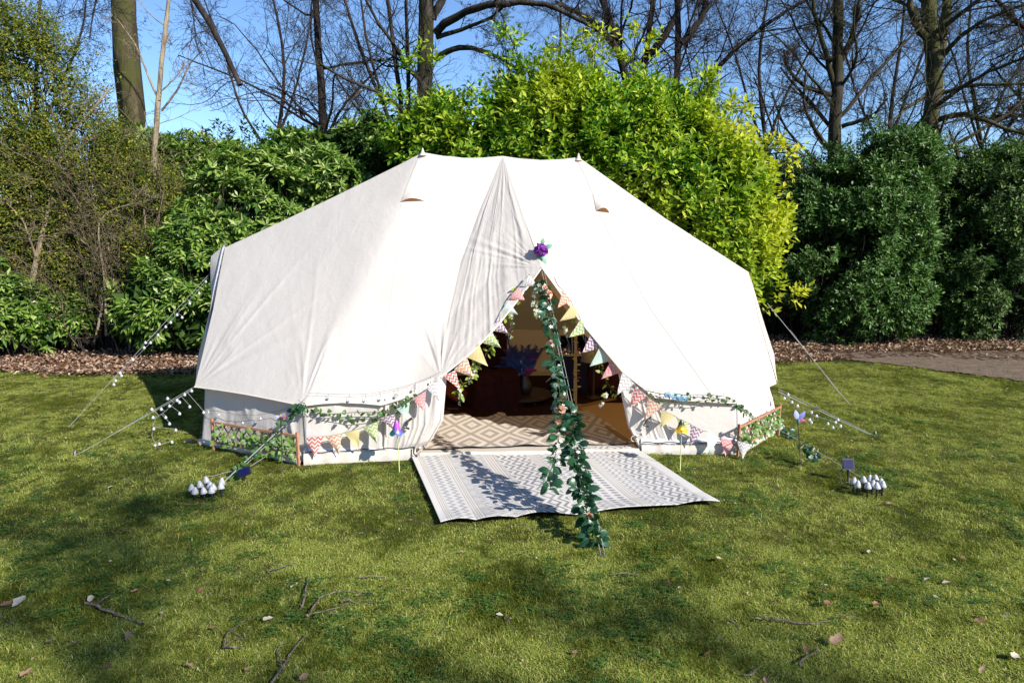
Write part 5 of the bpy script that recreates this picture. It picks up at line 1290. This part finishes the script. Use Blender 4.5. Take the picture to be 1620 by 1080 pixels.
cord('guy_rope', 'short rope lying in the grass behind the left mushroom lights', 'rope', [a3(gnd(322, 754, .02)), a3(gnd(340, 752, .02)), a3(gnd(360, 746, .025)), a3(at(395, 738, 5.75)), a3(at(420, 722, 5.85))], .0024, group=GR)
E0 = EL + np.array([-.06, .1, -.12]); LB = gnd(100, 679)
cord('guy_rope', 'long thin guy rope from the left end pole over the leaf litter to the lawn', 'rope', [E0, a3(gnd(108, 676))], .0024, group=GR, smooth=False)
R0 = a3(FR) + np.array([.02, 0, -.06])
cord('guy_rope', 'right corner guy rope stretching out over the lawn, upper strand', 'rope', [R0, a3(gnd(1386, 690))], .0024, group=GR, smooth=False)
cord('guy_rope', 'right corner guy rope stretching out over the lawn, lower strand', 'rope', [R0 + np.array([0, 0, -.03]), a3(gnd(1378, 688))], .004, group=GR, smooth=False)
RB = np.array([2.98, 8.9, 1.0])
rb0 = a3(at(1214, 480, 8.8)); cord('guy_rope', 'thin guy rope behind the tent at the right, against the dark shade', 'rope', [rb0, a3(gnd(1345, 641))], .004, group=GR, smooth=False)
cord('guy_rope', 'second thin guy rope behind the tent at the right', 'rope', [a3(at(1250, 522, 8.7)), a3(gnd(1330, 625))], .0024, group=GR, smooth=False)
Q2 = a3(on_tent(1168, 645, .03)); S2 = gnd(1398, 772)
cord('guy_rope', 'front right guy rope slanting down to the right mushroom lights', 'rope', [Q2, a3(at(1270, 700, 5.95)), a3(gnd(1366, 757))], .0024, group=GR, smooth=False)
peg(gnd(118, 722), 'peg at the foot of the left corner guy rope'); peg(gnd(352, 764), 'peg among the left mushroom lights'); peg(gnd(1386, 690), 'peg at the foot of the right corner guy rope')
peg(gnd(322, 697), 'peg pinning the tent base at the left corner', (-.3, -.3, .8))
b = MB(); b.tube([(0, 0, .02), (.05, 0, .03), (.11, .01, .02)], .014, 6).tube([(.03, -.03, .02), (.04, .03, .035), (.08, .03, .03)], .01, 6)
o = b.build('rope_runner', BLACKP, None, True); o.location = gnd(292, 702); tag(o, 'black plastic runner lying in the grass by the left tent corner', 'rope runner')
# short tethers from hem to pegs
for k_, (a, c, lab) in enumerate([((482, 642), (487, 728), 'hem tether at the front left seam'), ((1166, 640), (1168, 712), 'hem tether at the front right seam')]):
    p0 = a3(on_tent(*a, .02)); p1 = a3(on_tent(*c, .02)); cord('hem_tether', lab, 'strap', [p0, p1], .004, SILVER, 'hem tethers')
BULB = simple('clear_bulb', (.72, .72, .74), None, 30, .15, .6, .0, transl=(.7, .7, .72), tf=.4)
WIRE = simple('light_wire', (.05, .05, .05), (.1, .1, .1), 30, .6)
WIRE_P = simple('light_wire_pale', (.25, .25, .25), (.3, .3, .3), 30, .6)
def string_lights(label, path, bulbs, R, wire=None, drop=.03, sm=True, rad=.0015):
    t = thing('string_lights', label, 'string lights', tuple(path[0]), 'strings of globe bulbs'); c = a3(t.location)
    P = smoothline(path, 60) if sm else resample(path, 60)
    MB().tube(P - c, rad, 5).build('wire', wire or WIRE, t, True)
    me = MB().lathe([(0, -R * 2.1), (R * .7, -R * 1.8), (R, -R * 1.1), (R * .75, -R * .4), (R * .3, 0), (R * .3, R * .3), (0, R * .3)], 10).mesh('bulb', True); me.materials.append(BULB)
    for b_ in bulbs:
        b_ = a3(b_); i_ = np.argmin(np.linalg.norm(P - b_, axis=1))
        MB().tube([P[i_] - c, b_ - c], .0015, 4).build('bulb_lead', wire or WIRE, t) if np.linalg.norm(P[i_] - b_) > .02 else None
        o = bpy.data.objects.new('bulb', me); COL.objects.link(o); o.parent = t; o.location = Vector(b_ - c)
    return t
def along(px, py, a, b, dy=0):
    "nearest distance on the segment a-b for this line of sight"
    rr = ray(px, py); best = min((abs((q := a * (1 - f) + b * f)[0] - rr.x * q[1] / rr.y), q[1]) for f in np.linspace(0, 1, 120))
    return at(px, py, best[1])
L1a = a3(L1); pix = [(303, 616), (292, 622), (284, 634), (280, 631), (268, 640), (265, 628), (300, 641), (284, 652), (262, 658), (268, 668), (278, 678), (242, 658), (243, 676), (255, 645), (252, 700), (272, 697), (245, 702), (322, 650), (240, 645)]
string_lights('white globe lights trailing along the left corner guy rope', [FLp, a3(along(280, 632, FLp, L1a)), a3(along(262, 650, FLp, L1a)), a3(along(245, 662, FLp, L1a)), a3(along(240, 690, FLp, L1a)), a3(gnd(250, 706, .03))], [along(px, py, FLp, L1a) for px, py in pix], .015, WIRE_P)
E0a = a3(E0); LBa = a3(LB); pix = [(326, 444), (315, 462), (300, 478), (288, 500), (280, 496), (270, 508), (262, 515), (250, 528), (238, 540), (228, 548), (230, 540), (210, 567), (190, 588), (183, 600), (180, 606), (192, 592)]
string_lights('small globe lights along the thin guy rope against the rhododendron', [E0a, a3(along(300, 475, E0a, LBa)), a3(along(240, 540, E0a, LBa)), a3(along(180, 600, E0a, LBa))], [along(px, py, E0a, LBa) for px, py in pix], .016, WIRE_P)
R1e = a3(gnd(1386, 690)); pix = [(1241, 628), (1247, 622), (1253, 634), (1262, 640), (1284, 650), (1281, 662), (1292, 656), (1284, 666), (1310, 668), (1318, 674), (1330, 672), (1322, 666), (1326, 662)]
string_lights('little globe lights hanging from the right corner guy rope', [R0, a3(along(1262, 645, R0, R1e)), a3(along(1290, 658, R0, R1e)), a3(along(1325, 668, R0, R1e))], [along(px, py, R0, R1e) for px, py in pix], .015, WIRE_P)
pp = [(488, 622), (500, 622), (530, 623), (560, 624), (590, 622), (620, 616), (650, 608), (676, 598), (697, 588)]
bp = [(520, 627), (552, 631), (578, 631), (602, 629), (630, 622), (658, 611), (682, 602)]
string_lights('dark wired bulbs looped across the left roof hem towards the doorway', [a3(on_tent(px, py, .05)) for px, py in pp], [on_tent(px, py, .05) for px, py in bp], .012)
pp = [(322, 645), (345, 650), (375, 656), (410, 656), (440, 650), (470, 640), (486, 628)]; bp = [(346, 654), (384, 667), (412, 660), (330, 650)]
string_lights('dark wired bulbs looped across the left wall above the trellis', [a3(on_tent(px, py, .06)) for px, py in pp], [on_tent(px, py, .06) for px, py in bp], .012)
pp = [(1000, 602), (1006, 610), (1024, 615), (1060, 620), (1100, 628), (1150, 634)]
string_lights('fine wired lights following the right doorway edge and hem', [a3(on_tent(px, py, .05)) for px, py in pp], [on_tent(px, py, .05) for px, py in ((1008, 612), (1026, 620), (1044, 622), (1080, 626))], .012)

# ivy on the ropes
Sa = a3(S)
def ropepts(a, b, ts): return [tuple(a * (1 - f) + b * f) for f in ts]
garland('ivy_garland', 'ivy trailing down the thick left guy rope over the trellis', ropepts(Q, Sa, (0, .25, .5, .75, .9)), 46, LM_IVY, .03, group='ivy wound on guy ropes', seed=60)
garland('ivy_garland', 'eucalyptus-like spray at the top of the thick left guy rope', ropepts(Q + np.array([0, -.02, .02]), Sa, (0, .08, .16)), 24, LM_SILK, .05, group='ivy wound on guy ropes', seed=61)
S2a = a3(gnd(1366, 757))
c0 = a3(at(1236, 672, 6.2)); garland('ivy_garland', 'dark leafy trail beside the right trellis end', [tuple(at(1238, 674, 6.9)), tuple(at(1250, 682, 6.8)), tuple(at(1262, 690, 6.7))], 15, LM_SILK, .03, group='ivy wound on guy ropes', seed=62)
garland('ivy_garland', 'leafy trail with white rose on the front right guy rope', [tuple(at(1262, 702, 6.0)), tuple(at(1276, 706, 5.95)), tuple(at(1290, 712, 5.9)), tuple(at(1284, 726, 5.85))], 22, LM_SILK, .035, [(BL_W, 'blossom', 7, .02)], group='ivy wound on guy ropes', seed=63)
garland('ivy_garland', 'few ivy leaves hanging off the right hem corner', [tuple(on_tent(1168, 640, .06)), tuple(on_tent(1180, 650, .06)), tuple(on_tent(1195, 662, .06)), tuple(on_tent(1215, 678, .06))], 9, LM_IVY, .03, group='ivy wound on guy ropes', seed=64)

# ================================================================== TRELLISES
TW = simple('trellis_wood', (.28, .13, .07), (.42, .22, .13), 30, .7, .3)
def trellis(label, g0, g1, h0, h1, z0, nsl, lean, leaves, seed, lean2=0):
    g0, g1 = a3(g0), a3(g1); t = thing('ivy_trellis', label, 'trellis', tuple((g0 + g1) / 2)); c = a3(t.location)
    up_ = np.array([0, 0, 1.]); ax = (g1 - g0); L = np.linalg.norm(ax); ax /= L; nrm = np.cross(ax, up_); nrm = nrm if nrm[1] < 0 else -nrm
    P = lambda s, z, o=0: g0 + ax * s * L + up_ * z + nrm * o - c
    H = lambda s: h0 * (1 - s) + h1 * s
    for s in (0, 1): MB().bar(P(s, 0, .012), P(s, H(s) + .02, .012), .022, .022, nrm).build('post', TW, t)
    MB().bar(P(-.01, h0 - .01, .02), P(1.01, h1 - .01, .02), .018, .014, nrm).build('rail', TW, t)
    MB().bar(P(-.01, z0, .02), P(1.01, z0, .02), .018, .014, nrm).build('rail', TW, t)
    for k_ in range(nsl):
        for sg, o_ in ((1, .006), (-1, -.006)):
            s0 = k_ / nsl + .02; s1 = s0 + sg * lean / L
            if sg < 0: s0 += .05; s1 += .05
            z_0, z_1 = z0, H(min(max(s1, 0), 1)) - .01
            if s1 > 1: f = (1 - s0) / (s1 - s0); s1 = 1; z_1 = z_0 + (z_1 - z_0) * f
            if s1 < 0: f = s0 / (s0 - s1); s1 = 0; z_1 = z_0 + (z_1 - z_0) * f
            if abs(s1 - s0) * L > .02: MB().bar(P(s0, z_0, o_), P(s1, z_1, o_), .012, .007, nrm).build('slat', TW, t)
    r = np.random.default_rng(seed); tl = Vector(t.location)
    vine = MB()
    for k_ in range(7):
        s0 = r.uniform(0, .9); vine.tube([P(min(1, s0 + .05 * i_), z0 + (H(.5) - z0) * (.5 + .45 * math.sin(i_ + k_)), .02) for i_ in range(5)], .0025, 4)
    vine.build('vine', STEM, t)
    for k_ in range(leaves):
        s = r.uniform(.02, .99); z_ = z0 - .03 + (H(s) - z0 + .03) * r.beta(1.4, 1.8)
        add_leaf(t, LM_TI[k_ % 2], Vector(P(s, z_, r.uniform(.01, .05))) + tl, (r.normal() * .8, -.4, r.normal() * .7 - .4), (.3, -1, .5 + r.normal() * .3), r.uniform(.7, 1.2))
    return t
G_TI = leafmat('leaf_trellis_ivy', [(0, (.05, .12, .02)), (.5, (.1, .2, .035)), (1, (.22, .3, .09))], .45, .4, .3)
LM_TI = [leafmesh(.046, .042, G_TI, 'ivy'), leafmesh(.04, .04, G_TI, 'heart')]
trellis('reddish wooden ivy trellis standing against the left front wall', gnd(340, 712), gnd(474, 737), .30, .30, .09, 11, .16, 150, 71)
trellis('reddish wooden ivy trellis against the right front wall, half in glare', gnd(1165, 722), gnd(1229, 690), .30, .33, .10, 10, .14, 110, 72)

# ================================================================== STAKES AND SOLAR LIGHTS
GREENM = simple('green_wire', (.42, .46, .15), (.5, .52, .2), 20, .5)
def pole_stake(name, label, foot, top, mat, cat='garden stake', r_=.004):
    f = gnd(*foot); tp = at(*top, f.y); t = thing(name, label, cat, tuple(f), 'decorative garden stakes')
    MB().tube([(0, 0, -.02), ((tp.x - f.x) * .5 + .003, 0, tp.z * .5), (tp.x - f.x, 0, tp.z)], r_, 6).build('stem', mat, t, True)
    return t, Vector((tp.x - f.x, 0, tp.z))
def bell(t, c, L, R, mats, k=5, twist=.3):
    for i_ in range(k):
        a = i_ / k * 6.283 + twist; V = []; nu, nv = 6, 8
        for v in np.linspace(0, 1, nv):
            for u in np.linspace(-1, 1, nu):
                rad = R * (.16 + .5 * v ** .7 + .3 * v ** 5); an = a + u * (math.pi / k) * 1.25 * (1 if v < .85 else (1 - (v - .85) * 1.8))
                z_ = -L * v * (1 if abs(u) < .9 else .97) + (.1 * L * u * u * (v > .85)); V.append((rad * math.cos(an), rad * math.sin(an), z_))
        F = [(p * nu + q_, (p + 1) * nu + q_, (p + 1) * nu + q_ + 1, p * nu + q_ + 1) for p in range(nv - 1) for q_ in range(nu - 1)]
        o = obj('petal', mk_mesh('petal', V, [F], True), mats[i_ % len(mats)], t); o.location = c
def gradmat(name, c1, c2, z0, z1):
    t = NT(name); tc = t.n('ShaderNodeTexCoord').outputs['Object']; sp = t.n('ShaderNodeSeparateXYZ'); t.l(tc, sp.inputs[0])
    x = t.n('ShaderNodeMapRange'); t.l(sp.outputs[2], x.inputs[0]); x.inputs[1].default_value = z0; x.inputs[2].default_value = z1
    return t.bsdf(t.mix(x.outputs[0], c1, c2), .3, .5, None, .25)
t, tp = pole_stake('flower_stake', 'bell flower stake in magenta and blue before the left front wall', (632, 748), (627, 668), GREENM)
bell(t, tp + Vector((0, 0, .02)), .13, .065, [gradmat('enamel_magenta_blue', (.55, .08, .55), (.06, .1, .5), -.04, -.11), gradmat('enamel_teal', (.3, .05, .45), (.02, .14, .12), -.03, -.10)])
t, tp = pole_stake('flower_stake', 'yellow and black bell flower stake before the right front wall', (1076, 745), (1078, 668), GREENM)
bell(t, tp + Vector((0, 0, .02)), .105, .065, [gradmat('enamel_yellow_black', (.02, .03, .02), (.7, .46, .02), -.03, -.075), gradmat('enamel_yellow', (.03, .04, .02), (.65, .4, .02), -.03, -.065)])
IR = simple('multicolour_metal', (.3, .2, .5), (.15, .35, .6), 14, .3, .5, .05, metal=.3); PKM = simple('magenta_metal', (.45, .08, .3), (.5, .12, .1), 14, .3, .5, .05, metal=.3); DKM = simple('rust_wire', (.05, .04, .03), None, 10, .6)
def petals(t, c, spec, L, W):
    for ang, mat, s in spec:
        me = leafmesh(L, W, mat, 'oval')
        o = obj('petal', me, None, t); o.location = c; o.rotation_euler = orient((math.cos(ang), -.15, math.sin(ang)), (0, -1, .1)); o.scale = (s, s, s)
t, tp = pole_stake('butterfly_stake', 'thin stake with a multicoloured butterfly beside the left trellis', (446, 750), (444, 662), DKM)
YM = simple('yellow_enamel', (.6, .45, .05), None, 10, .4)
LV_ = simple('lilac_enamel', (.4, .3, .55), (.3, .5, .55), 14, .4); petals(t, tp, [(.5, PKM, 1.0), (1.0, IR, .9), (2.6, LV_, .9), (3.3, LV_, .7), (.1, YM, .7), (1.4, YM, .7)], .06, .035)
MB().tube([tp + Vector((-.02, -.01, -.01)), tp + Vector((.0, -.012, .012)), tp + Vector((.025, -.01, -.005))], .012, 6).build('body', DKM, t, True)
t, tp = pole_stake('flower_stake', 'tall thin stake with three violet and blue petals at the right', (1267, 742), (1262, 668), DKM, r_=.0045)
petals(t, tp + Vector((0, 0, .02)), [(1.9, LV_, 1.2), (.95, IR, 1.2), (.0, PKM, .8)], .085, .04)
MB().lathe([(0, -.03), (.012, -.02), (.016, 0), (.01, .02), (0, .03)], 8, tp + Vector((0, -.01, .01))).build('calyx', simple('teal_enamel', (.05, .15, .15), None), t, True)

MUSH = simple('mushroom_white', (.42, .42, .44), (.46, .46, .48), 20, .35, .4, .03, transl=(.7, .7, .75), tf=.15)
capm = MB().lathe([(0, .056), (.008, .053), (.017, .041), (.027, .018), (.0345, .0), (.032, -.002), (.0, .008)], 18).mesh('cap', True); capm.materials.append(MUSH)
stm = MB().lathe([(.0075, .003), (.0075, -.07), (.003, -.10)], 8).mesh('stem', True); stm.materials.append(BLACKP)
def mushrooms(caps, dy, group, names):
    for (px, py), nm in zip(caps, names):
        f = gnd(px, py + dy + 4); t = thing('mushroom_light', nm, 'garden light', tuple(f), group)
        o = obj('cap', capm, None, t); o.location = (0, 0, .082 + random.uniform(-.006, .006)); o.rotation_euler = (random.uniform(-.12, .12), random.uniform(-.15, .15), 0); o.scale = (.84, .84, .95)
        o = obj('stem', stm, None, t); o.location = (0, 0, .082)
Ln = ['white mushroom light at the outer left of the left cluster', 'front mushroom light second from the left in the left cluster', 'mushroom light behind the two leftmost in the left cluster', 'short front mushroom light in the middle of the left cluster', 'rearmost mushroom light of the left cluster',
      'mushroom light hidden behind the two front ones of the left cluster', 'front mushroom light right of centre in the left cluster', 'mushroom light overlapping its neighbour right of centre in the left cluster', 'back one of the pair at the right of the left cluster', 'front one of the pair at the right of the left cluster']
mushrooms([(304.5, 772), (309.6, 777), (318, 768), (324, 777), (328, 760), (333, 769), (336, 777), (339, 773), (352, 764), (351, 771)], 13, 'white mushroom lights by the left guy rope', Ln)
Rn = ['mushroom light nearest the solar panel stem in the right cluster', 'tilted mushroom light second from the solar panel', 'left one of the back row in the right cluster', 'rearmost mushroom light of the right cluster', 'back row mushroom light right of the rearmost in the right cluster',
      'front left mushroom light of the right cluster', 'centre mushroom light of the right cluster', 'front right mushroom light of the right cluster', 'back one of the pair at the outer right of the right cluster', 'front one of the pair at the outer right of the right cluster']
mushrooms([(1349.6, 763), (1355.5, 768), (1365, 762), (1374, 758), (1384, 760), (1371.5, 771), (1379, 767), (1386, 772), (1392, 764), (1395, 768)], 12, 'white mushroom lights by the right guy rope', Rn)
SOL = NT('solar_cells'); uvn = SOL.n('ShaderNodeTexCoord').outputs['Object']; br = SOL.n('ShaderNodeTexBrick'); SOL.l(uvn, br.inputs['Vector'])
br.inputs['Scale'].default_value = 40; br.inputs['Color1'].default_value = (.003, .005, .04, 1); br.inputs['Color2'].default_value = (.005, .007, .055, 1); br.inputs['Mortar'].default_value = (.03, .035, .1, 1); br.inputs['Mortar Size'].default_value = .015; br.offset = 0
SOLM = SOL.bsdf(br.outputs[0], .35, .25)
def solar(label, foot, c, tilt, roll, w=.10, h=.09):
    f = gnd(*foot); t = thing('solar_panel', label, 'solar panel', tuple(f), 'solar panels of the lights'); cc = at(*c, f.y) - f
    from mathutils import Euler
    R = Euler((tilt, roll, 0)).to_matrix()
    MB().tube([(0, 0, -.02), (cc.x, .012, cc.z)], .009, 8).build('stake', BLACKP, t, True)
    o = MB().box((0, .008, 0), (w, .014, h)).build('housing', BLACKP, t); o.location = cc; o.rotation_euler = (tilt, roll, 0)
    o = MB().box((0, -.001, 0), (w * .86, .005, h * .84)).build('panel_face', SOLM, t); o.location = cc; o.rotation_euler = (tilt, roll, 0)
solar('upright blue solar panel on a black stake by the right mushroom lights', (1343, 763), (1342, 734), -.35, .0)
solar('tilted blue solar panel in the grass beside the left guy rope', (388, 763), (386, 746), -.5, -.35, .11, .07)
b = MB().lathe([(0, .0), (.014, .004), (.016, .012), (.01, .02), (0, .022)], 10); o = b.build('panel_switch', simple('maroon_knob', (.12, .02, .03), None), None, True); o.location = at(1342, 725, gnd(1343, 763).y) + Vector((0, .02, 0))
o.name = 'red_knob'; o.parent = bpy.data.objects['solar_panel']; o.location = o.location - bpy.data.objects['solar_panel'].location
cord('light_cable', 'thin dark cable looping from the right solar panel to the mushroom lights', 'cable', [a3(gnd(1336, 738, .16)), a3(gnd(1328, 746, .05)), a3(gnd(1332, 768, .02)), a3(gnd(1350, 774, .02)), a3(gnd(1392, 776, .02))], .003, WIRE)
cord('light_cable', 'green cable trailing from the left solar panel in the grass', 'cable', [a3(gnd(386, 752, .05)), a3(gnd(375, 762, .02)), a3(gnd(368, 770, .02)), a3(gnd(345, 776, .02))], .004, STEM)
# small dark bent shapes on the door walls
for px, py, lab in ((1024, 665, 'small dark bent shape on the right door wall'), (646, 668, 'small dark bent shape on the left door wall')):
    p = on_tent(px, py, .02); b = MB().tube([(-.03, 0, -.05), (-.01, -.01, -.01), (.0, -.01, .02), (.035, 0, .04)], .012, 6).tube([(-.035, -.01, -.04), (.01, -.02, -.055)], .01, 6)
    o = b.build('dark_shape', simple('dark_grey', (.12, .12, .13), None, 40, .4, .5, .1, metal=.6), None, True); o.location = p; tag(o, lab, 'clip', 'dark shapes on the door walls')

# ================================================================== STICKS AND SINGLE LEAVES ON THE LAWN
STK = bark('stick_bark', (.09, .07, .05), (.3, .26, .21), None, 30)
def stick(label, pixs, r0):
    c = gnd(*pixs[0][0]); t = MB()
    for k_, pix in enumerate(pixs):
        P = smoothline([a3(gnd(px, py, .022 + .012 * math.sin(i_ * 1.7 + k_))) for i_, (px, py) in enumerate(pix)], 14) - a3(c)
        P += np.random.default_rng(int(pix[0][0])).normal(0, r0 * .35, P.shape)
        t.tube(P, np.linspace(r0, r0 * .5, 14) if k_ == 0 else np.linspace(r0 * .6, r0 * .35, 14), 7)
    o = t.build('fallen_stick', STK, None, True); o.location = c; tag(o, label, 'stick', 'sticks fallen on the lawn')
stick('thick straight broken stick at the lower left of the lawn', [[(135, 953), (160, 960), (180, 970), (205, 978), (228, 986)], [(150, 955), (165, 945), (180, 940)], [(172, 966), (178, 958)]], .009)
stick('short pale twig lying alone above the upright stick', [[(423, 903), (445, 896), (471, 888)]], .006)
stick('upright-looking short stick near the lower left centre', [[(476, 963), (482, 940), (487, 910)]], .007)
stick('forked stick with a long arching arm', [[(490, 971), (500, 950), (515, 938), (545, 934), (590, 938)], [(490, 971), (530, 962), (560, 950), (588, 950)]], .006)
stick('small pale twig beside the forked stick', [[(540, 951), (552, 948), (560, 952)], [(524, 968), (535, 972), (540, 973)]], .006)
stick('long curved stick running off the bottom edge', [[(428, 1079), (445, 1058), (455, 1040), (470, 1018), (487, 1003)], [(447, 1060), (443, 1040), (436, 1028), (445, 1018), (455, 1015)]], .007)
stick('tangle of thin bent twigs at the lower left', [[(353, 1024), (360, 1000), (380, 985), (398, 978)], [(353, 1024), (370, 1010), (394, 1010)], [(364, 995), (376, 1003), (385, 1010)]], .004)
stick('short grey twig with a cut end in the twig tangle', [[(355, 1022), (370, 1023), (384, 1024)]], .006)
stick('long thin level stick at the lower right', [[(1211, 978), (1240, 979), (1265, 986), (1290, 985), (1318, 980)]], .006)
stick('forked twig at the bottom right', [[(1265, 1055), (1264, 1047), (1275, 1038), (1295, 1026)]], .006)
stick('thin dark twig below the rug', [[(968, 908), (990, 905), (1012, 909)]], .004)
stick('small stick right of the forked stick', [[(570, 913), (590, 910), (610, 912)]], .005)
stick('faint pale twig near the bottom centre', [[(800, 972), (806, 985), (816, 996)]], .004)
stick('bent twig at the bottom right of centre', [[(1178, 1066), (1190, 1066), (1200, 1053)]], .005)
stick('pale straw-like stem in the left lawn', [[(280, 797), (300, 797), (330, 796)]], .004)
stick('dark curved twig left of the right stake', [[(1222, 768), (1230, 773), (1233, 780)]], .004)
stick('thin twig right of the long level stick', [[(1326, 974), (1345, 974), (1362, 978)]], .004)
stick('small dark twig above the long level stick', [[(1150, 980), (1162, 985), (1172, 998)]], .005)
LBR = simple('leaf_brown', (.12, .05, .03), (.2, .1, .06), 60, .6, .3, .3); LPL = simple('leaf_pale', (.3, .26, .19), (.42, .37, .3), 60, .6, .3, .3); LPK = simple('leaf_pinkish', (.19, .11, .065), (.26, .17, .11), 60, .6, .3, .3)
def dryleaf(L, W, mat, seed):
    r = np.random.default_rng(seed); n = 16; a = np.linspace(0, 2 * np.pi, n, endpoint=False); rad = 1 - .28 * np.abs(np.sin(a * 2.5 + seed)) * (np.cos(a) < .9) + r.normal(0, .06, n)
    x = np.cos(a) * L * .5 * rad + L * .5; y = np.sin(a) * W * .5 * rad; z = .9 * (y ** 2) / W * r.uniform(.8, 1.8) + .35 * (x - L * .5) ** 2 / L * r.uniform(-1, 2) + r.normal(0, .0025, n)
    me = mk_mesh('leaf', np.vstack([np.stack([x, y, z], -1), [[L * .5, 0, -.002]]]), [[(i, (i + 1) % n, n) for i in range(n)]], True); me.materials.append(mat); return me
LMS = [dryleaf(.085, .055, m_, 3 + i_) for i_, m_ in enumerate((LBR, LPK, LPL))]
def single(px, py, k_, s, label, grp=None):
    s *= .8
    p = gnd(px, py, .028); a = random.uniform(0, 6.28)
    o = bpy.data.objects.new('fallen_leaf', LMS[k_]); COL.objects.link(o); o.location = p; o.rotation_euler = (random.uniform(-.5, .5), random.uniform(-.4, .3), a); o.scale = (s, s, s)
    tag(o, label, 'leaf', grp)
for px, py, k_, s, lab in [(18, 960, 2, 1.3, 'long pale leaf at the far left edge of the lawn'), (22, 952, 0, 1.0, 'brown leaf lying against the long pale leaf'), (193, 842, 0, .9, 'reddish brown leaf in the upper left lawn'), (145, 940, 2, .9, 'pale leaf beside the thick broken stick'), (207, 938, 1, .9, 'pinkish leaf right of the thick broken stick'),
                           (324, 929, 0, .7, 'small dark brown leaf at the left centre lawn'), (108, 1025, 0, 1.1, 'flat rust-brown leaf at the lower left'), (203, 1012, 1, .8, 'curled pinkish leaf below the thick stick'), (27, 1072, 1, 1.0, 'pinkish leaf in the bottom left corner'), (433, 976, 2, .9, 'crumpled whitish leaf among the sticks'), (262, 917, 2, .5, 'tiny white leaf in the left centre lawn'),
                           (470, 916, 0, .7, 'brown leaf by the upright-looking stick'), (565, 940, 1, .6, 'leaf caught on the forked stick'), (160, 1057, 0, .7, 'dark leaf at the lower left'), (472, 1076, 1, .9, 'leaf cut by the bottom edge of the picture'), (1143, 883, 2, .9, 'pale leaf right of the doorway peg'), (1310, 1017, 1, 1.3, 'broad pinkish leaf at the lower right'), (1273, 1020, 0, .8, 'narrow brown leaf beside the broad pinkish one'),
                           (1314, 953, 0, 1.1, 'dark curled leaf above the long level stick'), (1298, 933, 1, .9, 'light brown leaf above the dark curled one'), (1395, 955, 0, .8, 'small red-brown leaf at the right'), (1528, 886, 0, .9, 'brown leaf at the right edge of the shade'), (1490, 922, 2, .9, 'whitish leaf in the right shade'), (1462, 918, 2, .8, 'pale narrow leaf left of the whitish one'),
                           (1612, 1035, 2, 1.0, 'white leaf at the right edge'), (1540, 978, 0, .8, 'brown leaf in the lower right shade'), (1182, 745, 2, 1.0, 'pale twisted leaf below the right trellis'), (1350, 688, 0, .7, 'dark leaf on the lawn right of the tent'), (200, 760, 2, .9, 'cream leaf on the left lawn'), (180, 768, 2, .7, 'small cream leaf on the left lawn'),
                           (316, 705, 1, .8, 'leaf in the grass before the left trellis'), (1128, 1030, 0, .7, 'brown leaf at the bottom right of centre'), (1210, 1070, 1, .7, 'small leaf by the bent twig')]:
    single(px, py, k_, s, lab)
r = np.random.default_rng(90); cnt = 0
while cnt < 60:
    px, py = r.uniform(0, 1620), r.uniform(600, 1075); p = gnd(px, py)
    if 640 < px < 1140 and py < 840 or 300 < px < 1400 and py < 800: continue
    single(px, py, int(r.integers(0, 3)), r.uniform(.35, .7), 'small dry leaf lying loose among the short grass', 'small loose leaves on the lawn'); cnt += 1

# ================================================================== GRASS
tentpoly = [(q[0], q[1]) for q in fl]
rugq = [tuple(gnd(*q)[:2]) for q in ((652, 724), (697, 831), (1135, 800), (1000, 708))]
k = ~inside_poly(P_GR[:, 0], P_GR[:, 1], tentpoly) & ~inside_poly(P_GR[:, 0], P_GR[:, 1], rugq)
scatter('lawn_grass', P_GR[k], lib, .62, 1.15, kind='stuff', label='short mossy lawn grass')

x3, y3 = lawn_points(9000, -9, 9, 1.6, 10.6); m3 = fbm(x3 * 1.4, y3 * 1.4, 71) > .5; x3, y3 = x3[m3], y3[m3]
P3 = np.stack([x3, y3, (fbm(x3 * .5, y3 * .5, 3) - .5) * .02], -1)
k = ~inside_poly(x3, y3, tentpoly) & ~inside_poly(x3, y3, rugq)
scatter('long_grass', P3[k], lib2, .6, 1.2, kind='stuff', label='longer grass tufts scattered through the lawn')

# clover and small weeds in patches
M_CLOV = leafmat('leaf_clover', [(0, (.02, .06, .012)), (.6, (.05, .11, .018)), (1, (.11, .18, .035))], .6, .15, .2)
lib3 = bpy.data.collections.new('clover_library')
for k_ in range(3):
    r = np.random.default_rng(300 + k_); n_ = 22; c_ = r.normal(0, .03, (n_, 3)); c_[:, 2] = r.uniform(.012, .028, n_)
    c_ = np.repeat(c_, 3, 0); a_ = np.tile([0, 2.09, 4.19], n_) + np.repeat(r.uniform(0, 6, n_), 3)
    V, F = leaf_cloud(c_, np.stack([np.cos(a_), np.sin(a_), np.full(n_ * 3, .15)], -1), np.tile([0, 0, 1.], (n_ * 3, 1)), r.uniform(.008, .013, n_ * 3), r.uniform(.007, .010, n_ * 3))
    me = mk_mesh('clover', V, [F]); me.materials.append(M_CLOV); lib3.objects.link(bpy.data.objects.new('clover', me))
x3, y3 = lawn_points(8000, -7, 7, 1.6, 7.5); m3 = (fbm(x3 * 1.6 + 5, y3 * 1.6, 72) > .58 + rng.normal(0, .04, len(x3))); x3, y3 = x3[m3], y3[m3]
k = ~inside_poly(x3, y3, tentpoly) & ~inside_poly(x3, y3, rugq)
scatter('clover_patches', np.stack([x3, y3, (fbm(x3 * .5, y3 * .5, 3) - .5) * .02], -1)[k], lib3, .7, 1.2, kind='stuff', label='dark green clover patches in the lawn')
